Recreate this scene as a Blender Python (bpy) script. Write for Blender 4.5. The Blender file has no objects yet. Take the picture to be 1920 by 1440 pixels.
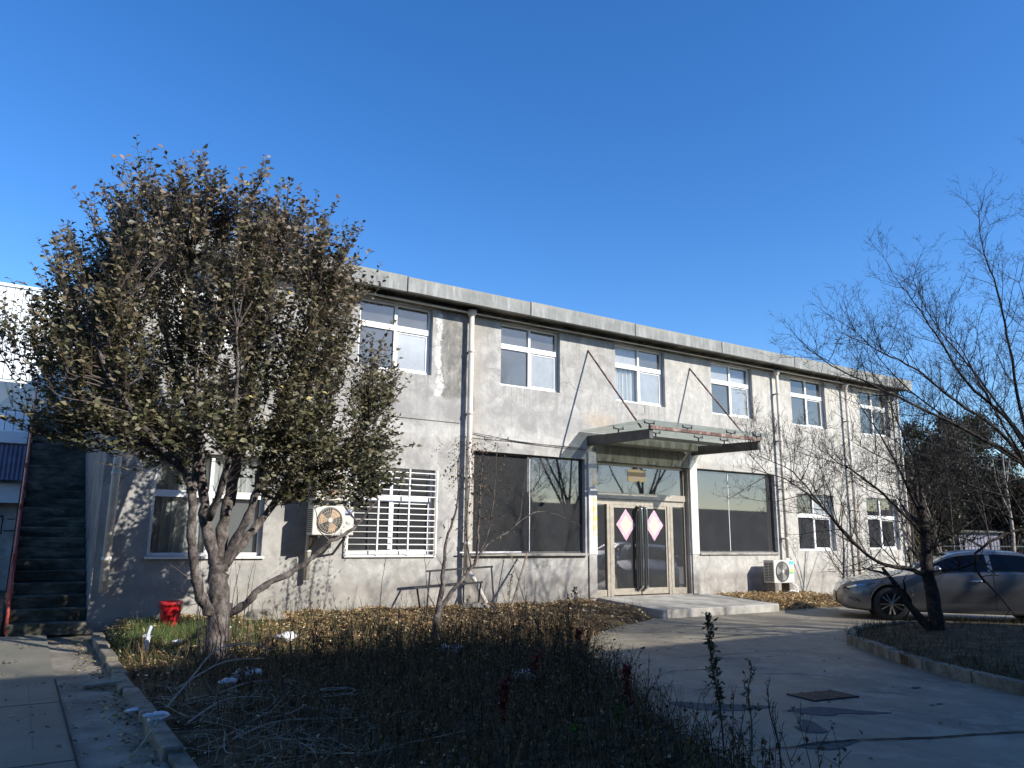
import bpy, math, random
import numpy as np
from mathutils import Vector, Matrix
random.seed(7); RNG = np.random.default_rng(11)
R = math.radians; PI = math.pi
sc = bpy.context.scene
col = sc.collection

# ------------------------------------------------------------------ camera, sky, sun, exposure
cam = bpy.data.cameras.new('camera'); camo = bpy.data.objects.new('camera', cam); col.objects.link(camo)
cam.sensor_width = 36.0; cam.lens = 36.0*1424.3/1920.0; cam.clip_end = 3000; cam.clip_start = .05
_y, _p, _r = .56722, .20112, .01027
F = Vector((math.sin(_y)*math.cos(_p), math.cos(_y)*math.cos(_p), math.sin(_p)))
Rt = Vector((math.cos(_y), -math.sin(_y), 0)); U = Rt.cross(F)
R2 = Rt*math.cos(_r)+U*math.sin(_r); U2 = -Rt*math.sin(_r)+U*math.cos(_r)
camo.matrix_world = Matrix(((R2.x, U2.x, -F.x, 0), (R2.y, U2.y, -F.y, 0), (R2.z, U2.z, -F.z, 0), (0, 0, 0, 1)))
sc.camera = camo
SUN = Vector((.57, -1, .62)).normalized()
EL = math.asin(SUN.z); ROT = math.atan2(SUN.x, SUN.y)
world = bpy.data.worlds.new('World'); sc.world = world; world.use_nodes = True
wn = world.node_tree.nodes; wl = world.node_tree.links; wn.clear()
sky = wn.new('ShaderNodeTexSky'); sky.sky_type = 'NISHITA'; sky.sun_disc = False
sky.sun_elevation = EL; sky.sun_rotation = ROT; sky.altitude = 200; sky.air_density = 1.0; sky.dust_density = .3; sky.ozone_density = 3.0
hs = wn.new('ShaderNodeHueSaturation'); hs.inputs['Saturation'].default_value = 1.3; hs.inputs['Hue'].default_value = .509; hs.inputs['Value'].default_value = 1.0
bg = wn.new('ShaderNodeBackground'); bg.inputs['Strength'].default_value = .15
wo = wn.new('ShaderNodeOutputWorld')
wl.new(sky.outputs[0], hs.inputs['Color']); wl.new(hs.outputs[0], bg.inputs[0]); wl.new(bg.outputs[0], wo.inputs[0])
sl = bpy.data.lights.new('sun', 'SUN'); sl.energy = 4.5; sl.angle = R(.53); sl.color = (1, .955, .88)
so = bpy.data.objects.new('sun', sl); col.objects.link(so); so.rotation_euler = SUN.to_track_quat('Z', 'Y').to_euler()
vs = sc.view_settings; vs.view_transform = 'Standard'; vs.look = 'None'; vs.exposure = 0.6; vs.gamma = 1; vs.use_curve_mapping = False
sc.cycles.max_bounces = 6; sc.cycles.diffuse_bounces = 3; sc.cycles.glossy_bounces = 3; sc.cycles.transparent_max_bounces = 12
sc.cycles.sample_clamp_indirect = 6

# ------------------------------------------------------------------ materials
class NT:
    def __init__(s, name):
        s.m = bpy.data.materials.new(name); s.m.use_nodes = True; s.t = s.m.node_tree; s.n = s.t.nodes; s.l = s.t.links
        s.b = s.n['Principled BSDF']; s.o = s.n['Material Output']
    def set(s, sock, v):
        if isinstance(v, bpy.types.NodeSocket): s.l.new(v, sock)
        else:
            if isinstance(v, (tuple, list)) and len(v) == 3 and sock.type == 'RGBA': v = (*v, 1)
            sock.default_value = v
    def P(s, **k):
        for a, v in k.items(): s.set(s.b.inputs[{'c': 'Base Color', 'r': 'Roughness', 'm': 'Metallic', 'sp': 'Specular IOR Level', 'n': 'Normal', 'a': 'Alpha', 'co': 'Coat Weight'}[a]], v)
        return s
    def pos(s, sx=1, sy=1, sz=1, kind='Object'):
        tc = s.n.new('ShaderNodeTexCoord'); mp = s.n.new('ShaderNodeMapping'); mp.inputs['Scale'].default_value = (sx, sy, sz)
        s.l.new(tc.outputs[kind], mp.inputs[0]); return mp.outputs[0]
    def noise(s, sc_, det=5, rough=.6, v=None, dist=0):
        n = s.n.new('ShaderNodeTexNoise'); n.inputs['Scale'].default_value = sc_; n.inputs['Detail'].default_value = det
        n.inputs['Roughness'].default_value = rough; n.inputs['Distortion'].default_value = dist
        s.l.new(v if v is not None else s.pos(), n.inputs['Vector']); return n.outputs[0]
    def ramp(s, f, *st):
        r = s.n.new('ShaderNodeValToRGB'); s.l.new(f, r.inputs[0]); e = r.color_ramp.elements
        while len(e) < len(st): e.new(.5)
        for i, (p, c) in enumerate(st):
            e[i].position = p; e[i].color = (c, c, c, 1) if not isinstance(c, tuple) else (*c, 1)
        return r.outputs[0]
    def mix(s, f, a, b, mode='MIX'):
        m = s.n.new('ShaderNodeMix'); m.data_type = 'RGBA'; m.blend_type = mode
        s.set(m.inputs[0], f); s.set(m.inputs[6], a); s.set(m.inputs[7], b); return m.outputs[2]
    def math(s, op, a, b=0., c=None):
        m = s.n.new('ShaderNodeMath'); m.operation = op; s.set(m.inputs[0], a); s.set(m.inputs[1], b)
        if c is not None: s.set(m.inputs[2], c)
        return m.outputs[0]
    def mr(s, v, a, b, c=0., d=1.):
        m = s.n.new('ShaderNodeMapRange'); s.set(m.inputs[0], v); m.inputs[1].default_value = a; m.inputs[2].default_value = b
        m.inputs[3].default_value = c; m.inputs[4].default_value = d; return m.outputs[0]
    def xyz(s):
        tc = s.n.new('ShaderNodeNewGeometry'); x = s.n.new('ShaderNodeSeparateXYZ'); s.l.new(tc.outputs['Position'], x.inputs[0]); return x.outputs
    def bump(s, h, st=.3, d=.01):
        b = s.n.new('ShaderNodeBump'); b.inputs['Strength'].default_value = st; b.inputs['Distance'].default_value = d
        s.l.new(h, b.inputs['Height']); s.l.new(b.outputs[0], s.b.inputs['Normal']); return s
M = {}
def simple(name, c, r=.6, m=0., var=.25, scale=8, bump=0., sp=.5, co=0):
    t = NT(name); n = t.noise(scale, 6)
    lo = tuple(x*(1-var) for x in c); hi = tuple(min(1, x*(1+var)) for x in c)
    t.P(c=t.ramp(n, (.3, lo), (.7, hi)), r=r, m=m, sp=sp, co=co)
    if bump: t.bump(t.noise(scale*4, 6), bump, .02)
    M[name] = t.m; return t.m

def plaster():
    t = NT('plaster'); x, y, z = t.xyz()
    big = t.noise(.55, 7, .62, dist=.4); mid = t.noise(2.6, 9, .7, dist=.6); fine = t.noise(22, 6, .7)
    streak = t.noise(1.0, 7, .65, t.pos(5.5, 5.5, .45)); blot = t.noise(1.1, 8, .75, t.pos(1, 1, 1.6))
    c = t.ramp(big, (.38, (.34, .327, .3)), (.5, (.47, .455, .425)), (.62, (.59, .57, .53)))
    cool = t.ramp(mid, (.41, (.3, .296, .287)), (.58, (.6, .588, .558)))
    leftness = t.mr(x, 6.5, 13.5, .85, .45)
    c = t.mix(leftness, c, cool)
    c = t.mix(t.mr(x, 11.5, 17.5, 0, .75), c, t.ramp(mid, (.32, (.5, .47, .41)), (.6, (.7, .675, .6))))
    c = t.mix(t.ramp(streak, (.42, 0.), (.68, .5)), c, (.29, .285, .275))
    c = t.mix(t.ramp(blot, (.5, 0.), (.72, .55)), c, (.62, .6, .565))
    # darker band below the floor line ridge, lighter lime wash just above it
    wig = t.math('MULTIPLY_ADD', t.noise(1.7, 5), .5, -.25)
    zz = t.math('ADD', z, wig)
    band = t.math('MULTIPLY', t.mr(zz, 2.3, 2.36), t.mr(zz, 2.62, 3.0, 1, 0))
    c = t.mix(t.math('MULTIPLY', band, .32), c, (.3, .3, .3))
    band2 = t.math('MULTIPLY', t.mr(zz, 1.95, 2.0), t.mr(zz, 2.18, 2.26, 1, 0))
    c = t.mix(t.math('MULTIPLY', band2, .5), c, (.66, .65, .62))
    # rising damp
    damp = t.mr(t.math('ADD', z, t.math('MULTIPLY_ADD', t.noise(2.2, 7, .7), 1.1, -.55)), -1.1, -.55, 1, 0)
    dcol = t.ramp(t.noise(4, 8, .7), (.35, (.2, .175, .15)), (.5, (.34, .31, .27)), (.65, (.52, .48, .41)))
    c = t.mix(t.math('MULTIPLY', damp, .8), c, dcol)
    line = t.math('MULTIPLY', t.mr(t.math('ADD', z, t.math('MULTIPLY_ADD', t.noise(1.5, 8, .7), .5, -.25)), -.98, -.93, 0, 1), t.mr(t.math('ADD', z, t.math('MULTIPLY_ADD', t.noise(1.5, 8, .7), .5, -.25)), -.86, -.74, 1, 0))
    c = t.mix(t.math('MULTIPLY', line, .45), c, (.24, .21, .18))
    # big leak stain west of the first downpipe, white salt streak beside it
    nx = t.math('ADD', x, t.math('MULTIPLY_ADD', t.noise(1.6, 6, .65, t.pos(1, 1, 1.5)), .5, -.25))
    leak = t.math('MULTIPLY', t.math('MULTIPLY', t.mr(nx, 6.84, 6.9), t.mr(nx, 7.5, 7.56, 1, 0)), t.mr(zz, 2.7, 2.85))
    lc = t.ramp(t.noise(3.2, 8, .72, t.pos(1.6, 1, .8)), (.43, (.09, .088, .08)), (.52, (.17, .163, .142)), (.6, (.36, .34, .3)))
    c = t.mix(t.math('MULTIPLY', leak, .85), c, lc)
    sx = t.math('SUBTRACT', x, t.math('MULTIPLY_ADD', t.noise(1.3, 7, .8, t.pos(.15, 1, 1.3)), .55, 6.56))
    thick = t.math('MULTIPLY_ADD', t.noise(2.2, 7, .85), .42, -.15)
    salt = t.math('MULTIPLY', t.math('LESS_THAN', t.math('ABSOLUTE', sx), thick), t.math('MULTIPLY', t.mr(zz, 2.78, 2.84), t.mr(z, 4.5, 4.55, 1, 0)))
    c = t.mix(t.math('MULTIPLY', salt, t.ramp(t.noise(9, 7, .8), (.36, .15), (.52, .95))), c, (.84, .83, .8))
    # ochre leak above the canopy and beside pipes
    och = t.math('MULTIPLY', t.math('MULTIPLY', t.mr(nx, 10.5, 10.8), t.mr(nx, 11.2, 11.6, 1, 0)), t.math('MULTIPLY', t.mr(zz, 2.45, 2.6), t.mr(zz, 2.75, 2.95, 1, 0)))
    c = t.mix(t.math('MULTIPLY', och, .5), c, (.55, .42, .28))
    p2 = t.math('MULTIPLY', t.mr(nx, 7.5, 7.6), t.mr(nx, 7.7, 8.0, 1, 0))
    c = t.mix(t.math('MULTIPLY', p2, .5), c, (.42, .36, .28))
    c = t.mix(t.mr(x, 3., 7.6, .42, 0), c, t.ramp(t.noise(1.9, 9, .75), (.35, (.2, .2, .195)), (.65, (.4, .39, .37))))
    fx_ = t.math('FRACT', t.math('DIVIDE', t.math('SUBTRACT', x, 1.9), 3.205))
    us = t.math('MULTIPLY', t.math('MULTIPLY', t.math('LESS_THAN', fx_, .49), t.mr(z, 3.2, 3.22, 1, 0)), t.mr(t.math('ADD', z, t.math('MULTIPLY_ADD', streak, 1.6, -.8)), 2.5, 3.2, 0, 1))
    dr_ = t.ramp(t.noise(1., 5, .7, t.pos(16, 16, .25)), (.48, 0.), (.62, .6)); c = t.mix(t.math('MULTIPLY', us, dr_), c, (.2, .195, .18))
    ut = t.mr(t.math('ADD', z, t.math('MULTIPLY_ADD', streak, 1.4, -.7)), 4.0, 4.6, 0, 1); c = t.mix(t.math('MULTIPLY', ut, t.ramp(t.noise(1., 6, .7, t.pos(10, 10, .3)), (.5, 0.), (.66, .5))), c, (.22, .215, .2))
    vo = t.n.new('ShaderNodeTexVoronoi'); vo.feature = 'DISTANCE_TO_EDGE'; vo.inputs['Scale'].default_value = .55
    wp = t.n.new('ShaderNodeVectorMath'); wp.operation = 'ADD'; nz = t.n.new('ShaderNodeTexNoise'); nz.inputs['Scale'].default_value = 1.4; nz.inputs['Detail'].default_value = 7; t.l.new(t.pos(), nz.inputs['Vector']); t.l.new(t.pos(), wp.inputs[0]); t.l.new(nz.outputs[1], wp.inputs[1]); t.l.new(wp.outputs[0], vo.inputs['Vector'])
    c = t.mix(t.math('MULTIPLY', t.math('LESS_THAN', vo.outputs[0], .006), t.ramp(t.noise(.8, 4), (.5, 0.), (.56, .6))), c, (.14, .135, .125))
    c = t.mix(t.mr(fine, .3, .7, 0, .26), c, (.22, .215, .205))
    c = t.mix(t.ramp(t.noise(7, 9, .8, t.pos(1, 1, .6)), (.43, .45), (.55, 0.)), c, (.3, .296, .285))
    c = t.mix(1., c, (1., .985, .955), 'MULTIPLY')
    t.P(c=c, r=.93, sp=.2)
    h = t.math('ADD', t.math('MULTIPLY', mid, 1.), t.math('MULTIPLY', fine, .35)); t.bump(h, .35, .02)
    M['plaster'] = t.m
plaster()

def fascia():
    t = NT('fascia_concrete'); x, y, z = t.xyz()
    n = t.noise(3, 8, .7); st = t.noise(1, 8, .7, t.pos(9, 9, 1.1))
    c = t.ramp(n, (.3, (.2, .205, .19)), (.7, (.32, .32, .295)))
    c = t.mix(t.ramp(st, (.5, 0.), (.68, .6)), c, (.5, .5, .47))
    c = t.mix(t.mr(t.math('ADD', z, t.math('MULTIPLY', n, .15)), 5.0, 5.12, 0, .55), c, (.36, .33, .24))
    c = t.mix(t.ramp(t.noise(1, 8, .7, t.pos(14, 14, 1.5)), (.55, 0.), (.7, .45)), c, (.2, .2, .19))
    t.P(c=c, r=.9, sp=.2).bump(t.noise(30, 5), .3, .01); M['fascia_concrete'] = t.m
fascia()
def road_mat():
    t = NT('road_concrete')
    n = t.noise(.5, 9, .65, dist=.5); s = t.noise(1., 9, .7, t.pos(1.2, .5, 1)); f = t.noise(40, 6, .7)
    c = t.ramp(n, (.3, (.17, .143, .1)), (.5, (.235, .2, .137)), (.72, (.31, .265, .185)))
    c = t.mix(t.ramp(s, (.46, 0.), (.58, .6)), c, (.1, .088, .07))
    c = t.mix(t.ramp(t.noise(2.3, 9, .75), (.52, 0.), (.62, .6)), c, (.36, .315, .235))
    c = t.mix(t.mr(f, .3, .75, 0, .3), c, (.13, .13, .125))
    w = t.n.new('ShaderNodeTexVoronoi'); w.feature = 'DISTANCE_TO_EDGE'; w.inputs['Scale'].default_value = .32; t.l.new(t.pos(), w.inputs['Vector'])
    t.P(c=c, r=t.ramp(n, (.3, .55), (.7, .8)), sp=.4).bump(t.math('ADD', f, t.math('MULTIPLY', n, 2.)), .25, .01); M['road_concrete'] = t.m
road_mat()
def two(name, a, b, scale, c=None, r=.9, bump=.4, pos=None, bs=None, lo=.38, hi=.62):
    t = NT(name); n = t.noise(scale, 9, .7, t.pos(*pos) if pos else None, .3)
    st = [(lo, a), (hi, b)] if c is None else [(lo, a), (.5, b), (hi, c)]
    t.P(c=t.ramp(n, *st), r=r, sp=.25).bump(t.noise(bs or scale*8, 6, .7), bump, .02); M[name] = t.m
two('soil', (.035, .024, .011), (.075, .052, .025), 3, (.14, .1, .05), bump=.9, bs=45)
two('ground', (.06, .05, .035), (.12, .1, .07), 1.2, (.15, .13, .1), bump=.5)
two('path_tan', (.13, .115, .09), (.21, .185, .145), 1.6, (.29, .26, .2), bump=.4, bs=50)
two('step_concrete', (.045, .043, .03), (.1, .095, .07), 2.4, (.22, .2, .15), bump=.6, pos=(.7, 1, 2), bs=30)
two('stair_side', (.14, .14, .13), (.2, .195, .185), 2.0, (.26, .25, .235), bump=.3)
two('kerb_concrete', (.11, .095, .07), (.19, .168, .125), 4, (.28, .25, .19), bump=.6, bs=40)
two('platform_concrete', (.24, .225, .195), (.34, .32, .28), 2.2, (.43, .41, .365), bump=.4, bs=40)
two('bark', (.045, .037, .033), (.12, .1, .09), 7, (.24, .205, .18), bump=.8, pos=(1.4, 1.4, 1), bs=30)
two('bark_dark', (.018, .015, .014), (.035, .03, .027), 9, (.07, .058, .05), bump=.8, bs=40)
two('bark_pale', (.14, .11, .09), (.3, .25, .21), 9, (.5, .45, .4), bump=.6, bs=40)
two('twig', (.06, .048, .042), (.15, .12, .105), 6, r=.85, bump=.2)
two('dry_stalk', (.04, .025, .01), (.1, .064, .027), 9, (.18, .12, .055), bump=.2)
two('lintel_concrete', (.19, .19, .155), (.27, .265, .215), 3, (.36, .35, .29), bump=.4, pos=(3, 1, .7))
two('steel_dark', (.075, .072, .066), (.13, .125, .115), 5, r=.6, bump=.2)
two('rust', (.1, .055, .045), (.2, .12, .095), 7, (.42, .33, .28), r=.8, bump=.4)
two('post_paint', (.5, .48, .44), (.68, .66, .62), 5, (.78, .77, .73), r=.8, bump=.4)
two('hill', (.03, .035, .04), (.055, .06, .062), .03, (.085, .085, .08), bump=0)
two('asphalt_patch', (.075, .075, .075), (.12, .115, .105), 6, bump=.5, bs=60)
two('crack_dark', (.02, .02, .02), (.045, .045, .043), 6, bump=.2)
simple('white_frame', (.8, .79, .76), .45, var=.06, scale=5)
simple('cream_frame', (.55, .5, .4), .45, var=.18, scale=5)
simple('door_alu', (.4, .35, .28), .38, m=.35, var=.2, scale=9)
simple('pvc_pipe', (.66, .6, .52), .5, var=.15, scale=4)
simple('white_metal', (.72, .76, .78), .5, var=.06, scale=1.5)
simple('awning_sheet', (.13, .13, .2), .5, var=.25, scale=3)
simple('sign_black', (.02, .02, .02), .6)
simple('dark_room', (.1, .095, .09), .95, var=.3, scale=1)
simple('ac_white', (.58, .56, .5), .5, var=.1, scale=9)
simple('ac_dark', (.05, .045, .04), .6)
simple('ac_fan', (.5, .33, .2), .6)
simple('ac_fan_grey', (.3, .29, .27), .6)
simple('sticker_blue', (.3, .33, .5), .5); simple('sticker_cyan', (.1, .45, .75), .5); simple('sticker_yellow', (.75, .75, .15), .5); simple('sticker_green', (.1, .5, .2), .5); simple('sticker_white', (.8, .8, .8), .5, var=.03)
two('red_plastic', (.4, .012, .018), (.62, .02, .028), 6, (.68, .05, .05), r=.42, bump=.05)
simple('plastic_white', (.62, .62, .63), .4, var=.15, scale=12)
simple('handrail_red', (.32, .06, .045), .55, var=.4, scale=6)
simple('black_metal', (.03, .03, .03), .5); simple('chrome', (.7, .7, .7), .15, m=1., var=.05)
simple('tyre', (.025, .025, .025), .85); simple('wood_pale', (.28, .24, .18), .8, var=.3, scale=10)
simple('stone_grey', (.22, .2, .17), .9, var=.35, scale=7, bump=.5); simple('bamboo', (.3, .24, .16), .7, var=.35)
simple('curtain', (.8, .81, .79), .9, var=.08, scale=4); simple('blind', (.5, .5, .46), .9, var=.1, scale=1.5); simple('blind_grey', (.3, .31, .31), .95, var=.1, scale=60)
simple('brick_red', (.3, .12, .08), .9); simple('teal', (.05, .32, .42), .7, var=.4); simple('lavender_wall', (.17, .17, .215), .9, var=.2, scale=2)
simple('rear_wall', (.16, .155, .145), .9, var=.15, scale=1); simple('cable', (.02, .02, .02), .6); simple('drain_iron', (.03, .03, .032), .6, m=.3, bump=.2)
simple('silver_paint', (.19, .19, .188), .34, m=.7, var=.03, scale=2, co=.6)
simple('white_car', (.8, .8, .8), .3, var=.03, co=.5)
simple('lamp_glass', (.06, .065, .075), .1, var=.5, scale=20, sp=.9); simple('lamp_red', (.45, .05, .03), .2)
simple('car_black', (.012, .012, .014), .3)
def tile_mat():
    t = NT('pavement_tile'); n = t.noise(1.2, 9, .7)
    c = t.ramp(n, (.35, (.11, .103, .075)), (.65, (.175, .163, .12)))
    c = t.mix(t.ramp(t.noise(60, 4, .8), (.4, 0.), (.7, .5)), c, (.25, .235, .18))
    t.P(c=c, r=.72, sp=.4).bump(t.noise(50, 5), .3, .008); M['pavement_tile'] = t.m
tile_mat()
def glass(name, tint, gl, rough=.02, refl=(.8, .85, .88), extra=None, trl=False):
    t = NT(name); t.n.remove(t.b)
    tr = t.n.new('ShaderNodeBsdfTransparent'); tr.inputs[0].default_value = (*tint, 1)
    g = t.n.new('ShaderNodeBsdfGlossy'); g.inputs[0].default_value = (*refl, 1); g.inputs['Roughness'].default_value = rough
    df = t.n.new('ShaderNodeBsdfTranslucent' if trl else 'ShaderNodeBsdfDiffuse'); t.set(df.inputs[0], t.ramp(t.noise(2.5, 8, .7), (.3, tuple(x*.7 for x in (extra or (.1,.1,.1)))), (.7, (extra or (.1,.1,.1)))))
    fr = t.n.new('ShaderNodeFresnel'); fr.inputs[0].default_value = 1.5
    a = t.n.new('ShaderNodeMixShader'); a.inputs[0].default_value = .0 if extra is None else (.35 if len(extra) == 3 else 0)
    t.l.new(tr.outputs[0], a.inputs[1]); t.l.new(df.outputs[0], a.inputs[2])
    b = t.n.new('ShaderNodeMixShader'); t.set(b.inputs[0], .07 if trl else t.math('MULTIPLY_ADD', fr.outputs[0], 1.3, gl))
    t.l.new(a.outputs[0], b.inputs[1]); t.l.new(g.outputs[0], b.inputs[2]); t.l.new(b.outputs[0], t.o.inputs[0])
    M[name] = t.m; return a
glass('glass_dark', (.25, .27, .27), .2, refl=(.54, .52, .53), extra=(.15, .152, .152))
glass('glass_upper', (.35, .38, .4), .2, .06, refl=(.6, .57, .52), extra=(.26, .26, .245))
glass('glass_frost', (.3, .3, .3), .1, .2, extra=(.42, .43, .42)).inputs[0].default_value = .75
glass('glass_canopy', (.84, .87, .82), .04, extra=(.58, .59, .53), trl=True).inputs[0].default_value = .45
glass('car_glass', (.03, .03, .035), .03, refl=(.3, .31, .33), extra=(.01, .01, .01))
glass('clear_glass', (.8, .82, .82), .05, extra=(.3, .3, .3)).inputs[0].default_value = .08
def leafmat(name, trans=.3, rough=.5, sp=.4):
    t = NT(name); a = t.n.new('ShaderNodeAttribute'); a.attribute_name = 'tint'
    t.P(c=a.outputs[0], r=rough, sp=sp)
    tl = t.n.new('ShaderNodeBsdfTranslucent'); t.l.new(a.outputs[0], tl.inputs[0])
    m = t.n.new('ShaderNodeMixShader'); m.inputs[0].default_value = trans
    t.l.new(t.b.outputs[0], m.inputs[1]); t.l.new(tl.outputs[0], m.inputs[2]); t.l.new(m.outputs[0], t.o.inputs[0]); M[name] = t.m
leafmat('leaf'); leafmat('litter_leaf', .1, .8, .2)
def paper(name, a, b, c, s=30):
    t = NT(name); n = t.noise(s, 5, .8); v = t.noise(s*.25, 3)
    cc = t.mix(t.ramp(v, (.4, 0.), (.6, 1.)), a, b); cc = t.mix(t.ramp(n, (.56, 0.), (.64, .8)), cc, c)
    t.P(c=cc, r=.8); M[name] = t.m
paper('paper_pink', (.58, .33, .43), (.62, .46, .52), (.42, .13, .27)); paper('paper_centre', (.5, .56, .48), (.6, .6, .42), (.22, .36, .26), 32)
paper('paper_couplet', (.75, .6, .2), (.7, .68, .66), (.45, .2, .4), 28); paper('paper_banner', (.85, .68, .25), (.85, .6, .5), (.6, .12, .15), 35)
paper('post_torn', (.74, .72, .7), (.72, .68, .6), (.3, .25, .25), 30)

# ------------------------------------------------------------------ mesh helpers
BASE = {}
class MB:
    def __init__(s): s.v = []; s.f = []
    def box(s, a, b):
        (x0, y0, z0), (x1, y1, z1) = a, b; i = len(s.v)
        s.v += [(x0,y0,z0),(x1,y0,z0),(x1,y1,z0),(x0,y1,z0),(x0,y0,z1),(x1,y0,z1),(x1,y1,z1),(x0,y1,z1)]
        s.f += [tuple(i+k for k in q) for q in ((0,3,2,1),(4,5,6,7),(0,1,5,4),(1,2,6,5),(2,3,7,6),(3,0,4,7))]; return s
    def quad(s, *p):
        i = len(s.v); s.v += [tuple(q) for q in p]; s.f.append(tuple(range(i, i+len(p)))); return s
    def prism(s, pts, d):   # polygon pts (3D) extruded by vector d
        i = len(s.v); n = len(pts); d = Vector(d)
        s.v += [tuple(p) for p in pts] + [tuple(Vector(p)+d) for p in pts]
        s.f += [tuple(range(i, i+n))[::-1], tuple(range(i+n, i+2*n))] + [(i+k, i+(k+1) % n, i+n+(k+1) % n, i+n+k) for k in range(n)]; return s
    def tube(s, pts, rad, n=6, cap=True):
        pts = [Vector(p) for p in pts]; m = len(pts)
        if not hasattr(rad, '__len__'): rad = [rad]*m
        i = len(s.v); ref = None
        for k, p in enumerate(pts):
            d = (pts[min(k+1, m-1)]-pts[max(k-1, 0)])
            d = d.normalized() if d.length > 1e-9 else Vector((0, 0, 1))
            if ref is None: ref = d.orthogonal().normalized()
            ref = (ref-d*ref.dot(d)); ref = ref.normalized() if ref.length > 1e-6 else d.orthogonal().normalized()
            b = d.cross(ref)
            for a in range(n):
                t = 2*PI*a/n; s.v.append(tuple(p+(ref*math.cos(t)+b*math.sin(t))*rad[k]))
        for k in range(m-1):
            for a in range(n):
                s.f.append((i+k*n+a, i+k*n+(a+1) % n, i+(k+1)*n+(a+1) % n, i+(k+1)*n+a))
        if cap: s.f.append(tuple(i+a for a in range(n))[::-1]); s.f.append(tuple(i+(m-1)*n+a for a in range(n)))
        return s
    def bar(s, a, b, w, h, up=(0, 0, 1)):
        a = Vector(a); b = Vector(b); d = (b-a).normalized(); x = d.cross(Vector(up))
        x = x.normalized() if x.length > 1e-6 else Vector((1, 0, 0)); y = x.cross(d).normalized()
        p = [a+x*(sx*w/2)+y*(sy*h/2) for sx, sy in ((-1,-1),(1,-1),(1,1),(-1,1))]
        return s.prism(p, b-a)
    def lathe(s, c, prof, n=20, axis='z'):
        i = len(s.v); m = len(prof)
        for r, h in prof:
            for a in range(n):
                t = 2*PI*a/n; u, v = r*math.cos(t), r*math.sin(t)
                q = (u, v, h) if axis == 'z' else (u, h, v)
                s.v.append((c[0]+q[0], c[1]+q[1], c[2]+q[2]))
        for k in range(m-1):
            for a in range(n): s.f.append((i+k*n+a, i+k*n+(a+1) % n, i+(k+1)*n+(a+1) % n, i+(k+1)*n+a))
        return s
    def build(s, name, mat, parent=None, smooth=False, bevel=0, **props):
        me = bpy.data.meshes.new(name); b = BASE.get(parent.name, Vector()) if parent else Vector(props.pop('base', (0, 0, 0)))
        me.from_pydata([(x-b[0], y-b[1], z-b[2]) for x, y, z in s.v], [], s.f); me.update()
        me.materials.append(M[mat] if isinstance(mat, str) else mat)
        if smooth: me.polygons.foreach_set('use_smooth', [True]*len(me.polygons))
        o = bpy.data.objects.new(name, me); col.objects.link(o)
        if parent: o.parent = parent; BASE[o.name] = Vector(b)
        else: o.location = b; BASE[o.name] = Vector(b)
        if bevel:
            md = o.modifiers.new('bevel', 'BEVEL'); md.width = bevel; md.segments = 2; md.limit_method = 'ANGLE'
        for k, v in props.items(): o[k] = v
        return o
def inst(src, parent=None, loc=(0, 0, 0), name=None, rot=None):
    o = bpy.data.objects.new(name or src.name.split('.')[0], src.data); col.objects.link(o); o.parent = parent; o.location = loc
    if rot: o.rotation_euler = rot
    return o
def thing(name, label, cat, loc=(0, 0, 0), group=None):
    o = bpy.data.objects.new(name, None); o.empty_display_size = .2; col.objects.link(o); o.location = loc
    o['label'] = label; o['category'] = cat
    if group: o['group'] = group
    BASE[o.name] = Vector(loc); return o
def tag(o, label, cat, group=None):
    o['label'] = label; o['category'] = cat
    if group: o['group'] = group
    return o
def struct(o): o['kind'] = 'structure'; return o
def sm(x, a, b):
    t = min(1, max(0, (x-a)/(b-a))); return t*t*(3-2*t)
def road_z(Y): return -1.55+.1*sm(Y, 10., 13.5)
def soil_z(Y): return -1.52+.23*sm(Y, 9.8, 13.2)
def lerp_tab(tab, x):
    if x <= tab[0][0]: return tab[0][1]
    for (a, b), (c, d) in zip(tab, tab[1:]):
        if x <= c: return b+(d-b)*(x-a)/(c-a)
    return tab[-1][1]
def catmull(P, n=5):
    P = [Vector(p) for p in P]; Q = [P[0]*2-P[1]]+P+[P[-1]*2-P[-2]]; out = []
    for i in range(1, len(Q)-2):
        for k in range(n):
            t = k/n; a, b, c, d = Q[i-1], Q[i], Q[i+1], Q[i+2]
            out.append(.5*((2*b)+(c-a)*t+(2*a-5*b+4*c-d)*t*t+(3*b-a-3*c+d)*t**3))
    out.append(P[-1]); return out
def rv(s=1.): return Vector((random.uniform(-1, 1), random.uniform(-1, 1), random.uniform(-1, 1)))*s
def npmesh(name, V, Fc, mat, parent=None, colr=None, smooth=False, **props):
    # V (n,3) array, Fc (m,k) array of equal-size faces, colr (m,3) per-face tint
    b = BASE.get(parent.name, Vector()) if parent else Vector((0, 0, 0))
    V = np.asarray(V, dtype=np.float32)-np.array(b, dtype=np.float32); Fc = np.asarray(Fc, dtype=np.int32); m, k = Fc.shape
    me = bpy.data.meshes.new(name); me.vertices.add(len(V)); me.vertices.foreach_set('co', V.ravel())
    me.loops.add(m*k); me.loops.foreach_set('vertex_index', Fc.ravel())
    me.polygons.add(m); me.polygons.foreach_set('loop_start', np.arange(m, dtype=np.int32)*k); me.polygons.foreach_set('loop_total', np.full(m, k, dtype=np.int32))
    me.update(calc_edges=True)
    if colr is not None:
        at = me.color_attributes.new('tint', 'FLOAT_COLOR', 'CORNER')
        c = np.ones((m*k, 4), dtype=np.float32); c[:, :3] = np.repeat(colr, k, axis=0); at.data.foreach_set('color', c.ravel())
    me.materials.append(M[mat])
    if smooth: me.polygons.foreach_set('use_smooth', [True]*m)
    o = bpy.data.objects.new(name, me); col.objects.link(o)
    if parent: o.parent = parent
    BASE[o.name] = Vector(b)
    for a, v in props.items(): o[a] = v
    return o
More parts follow.
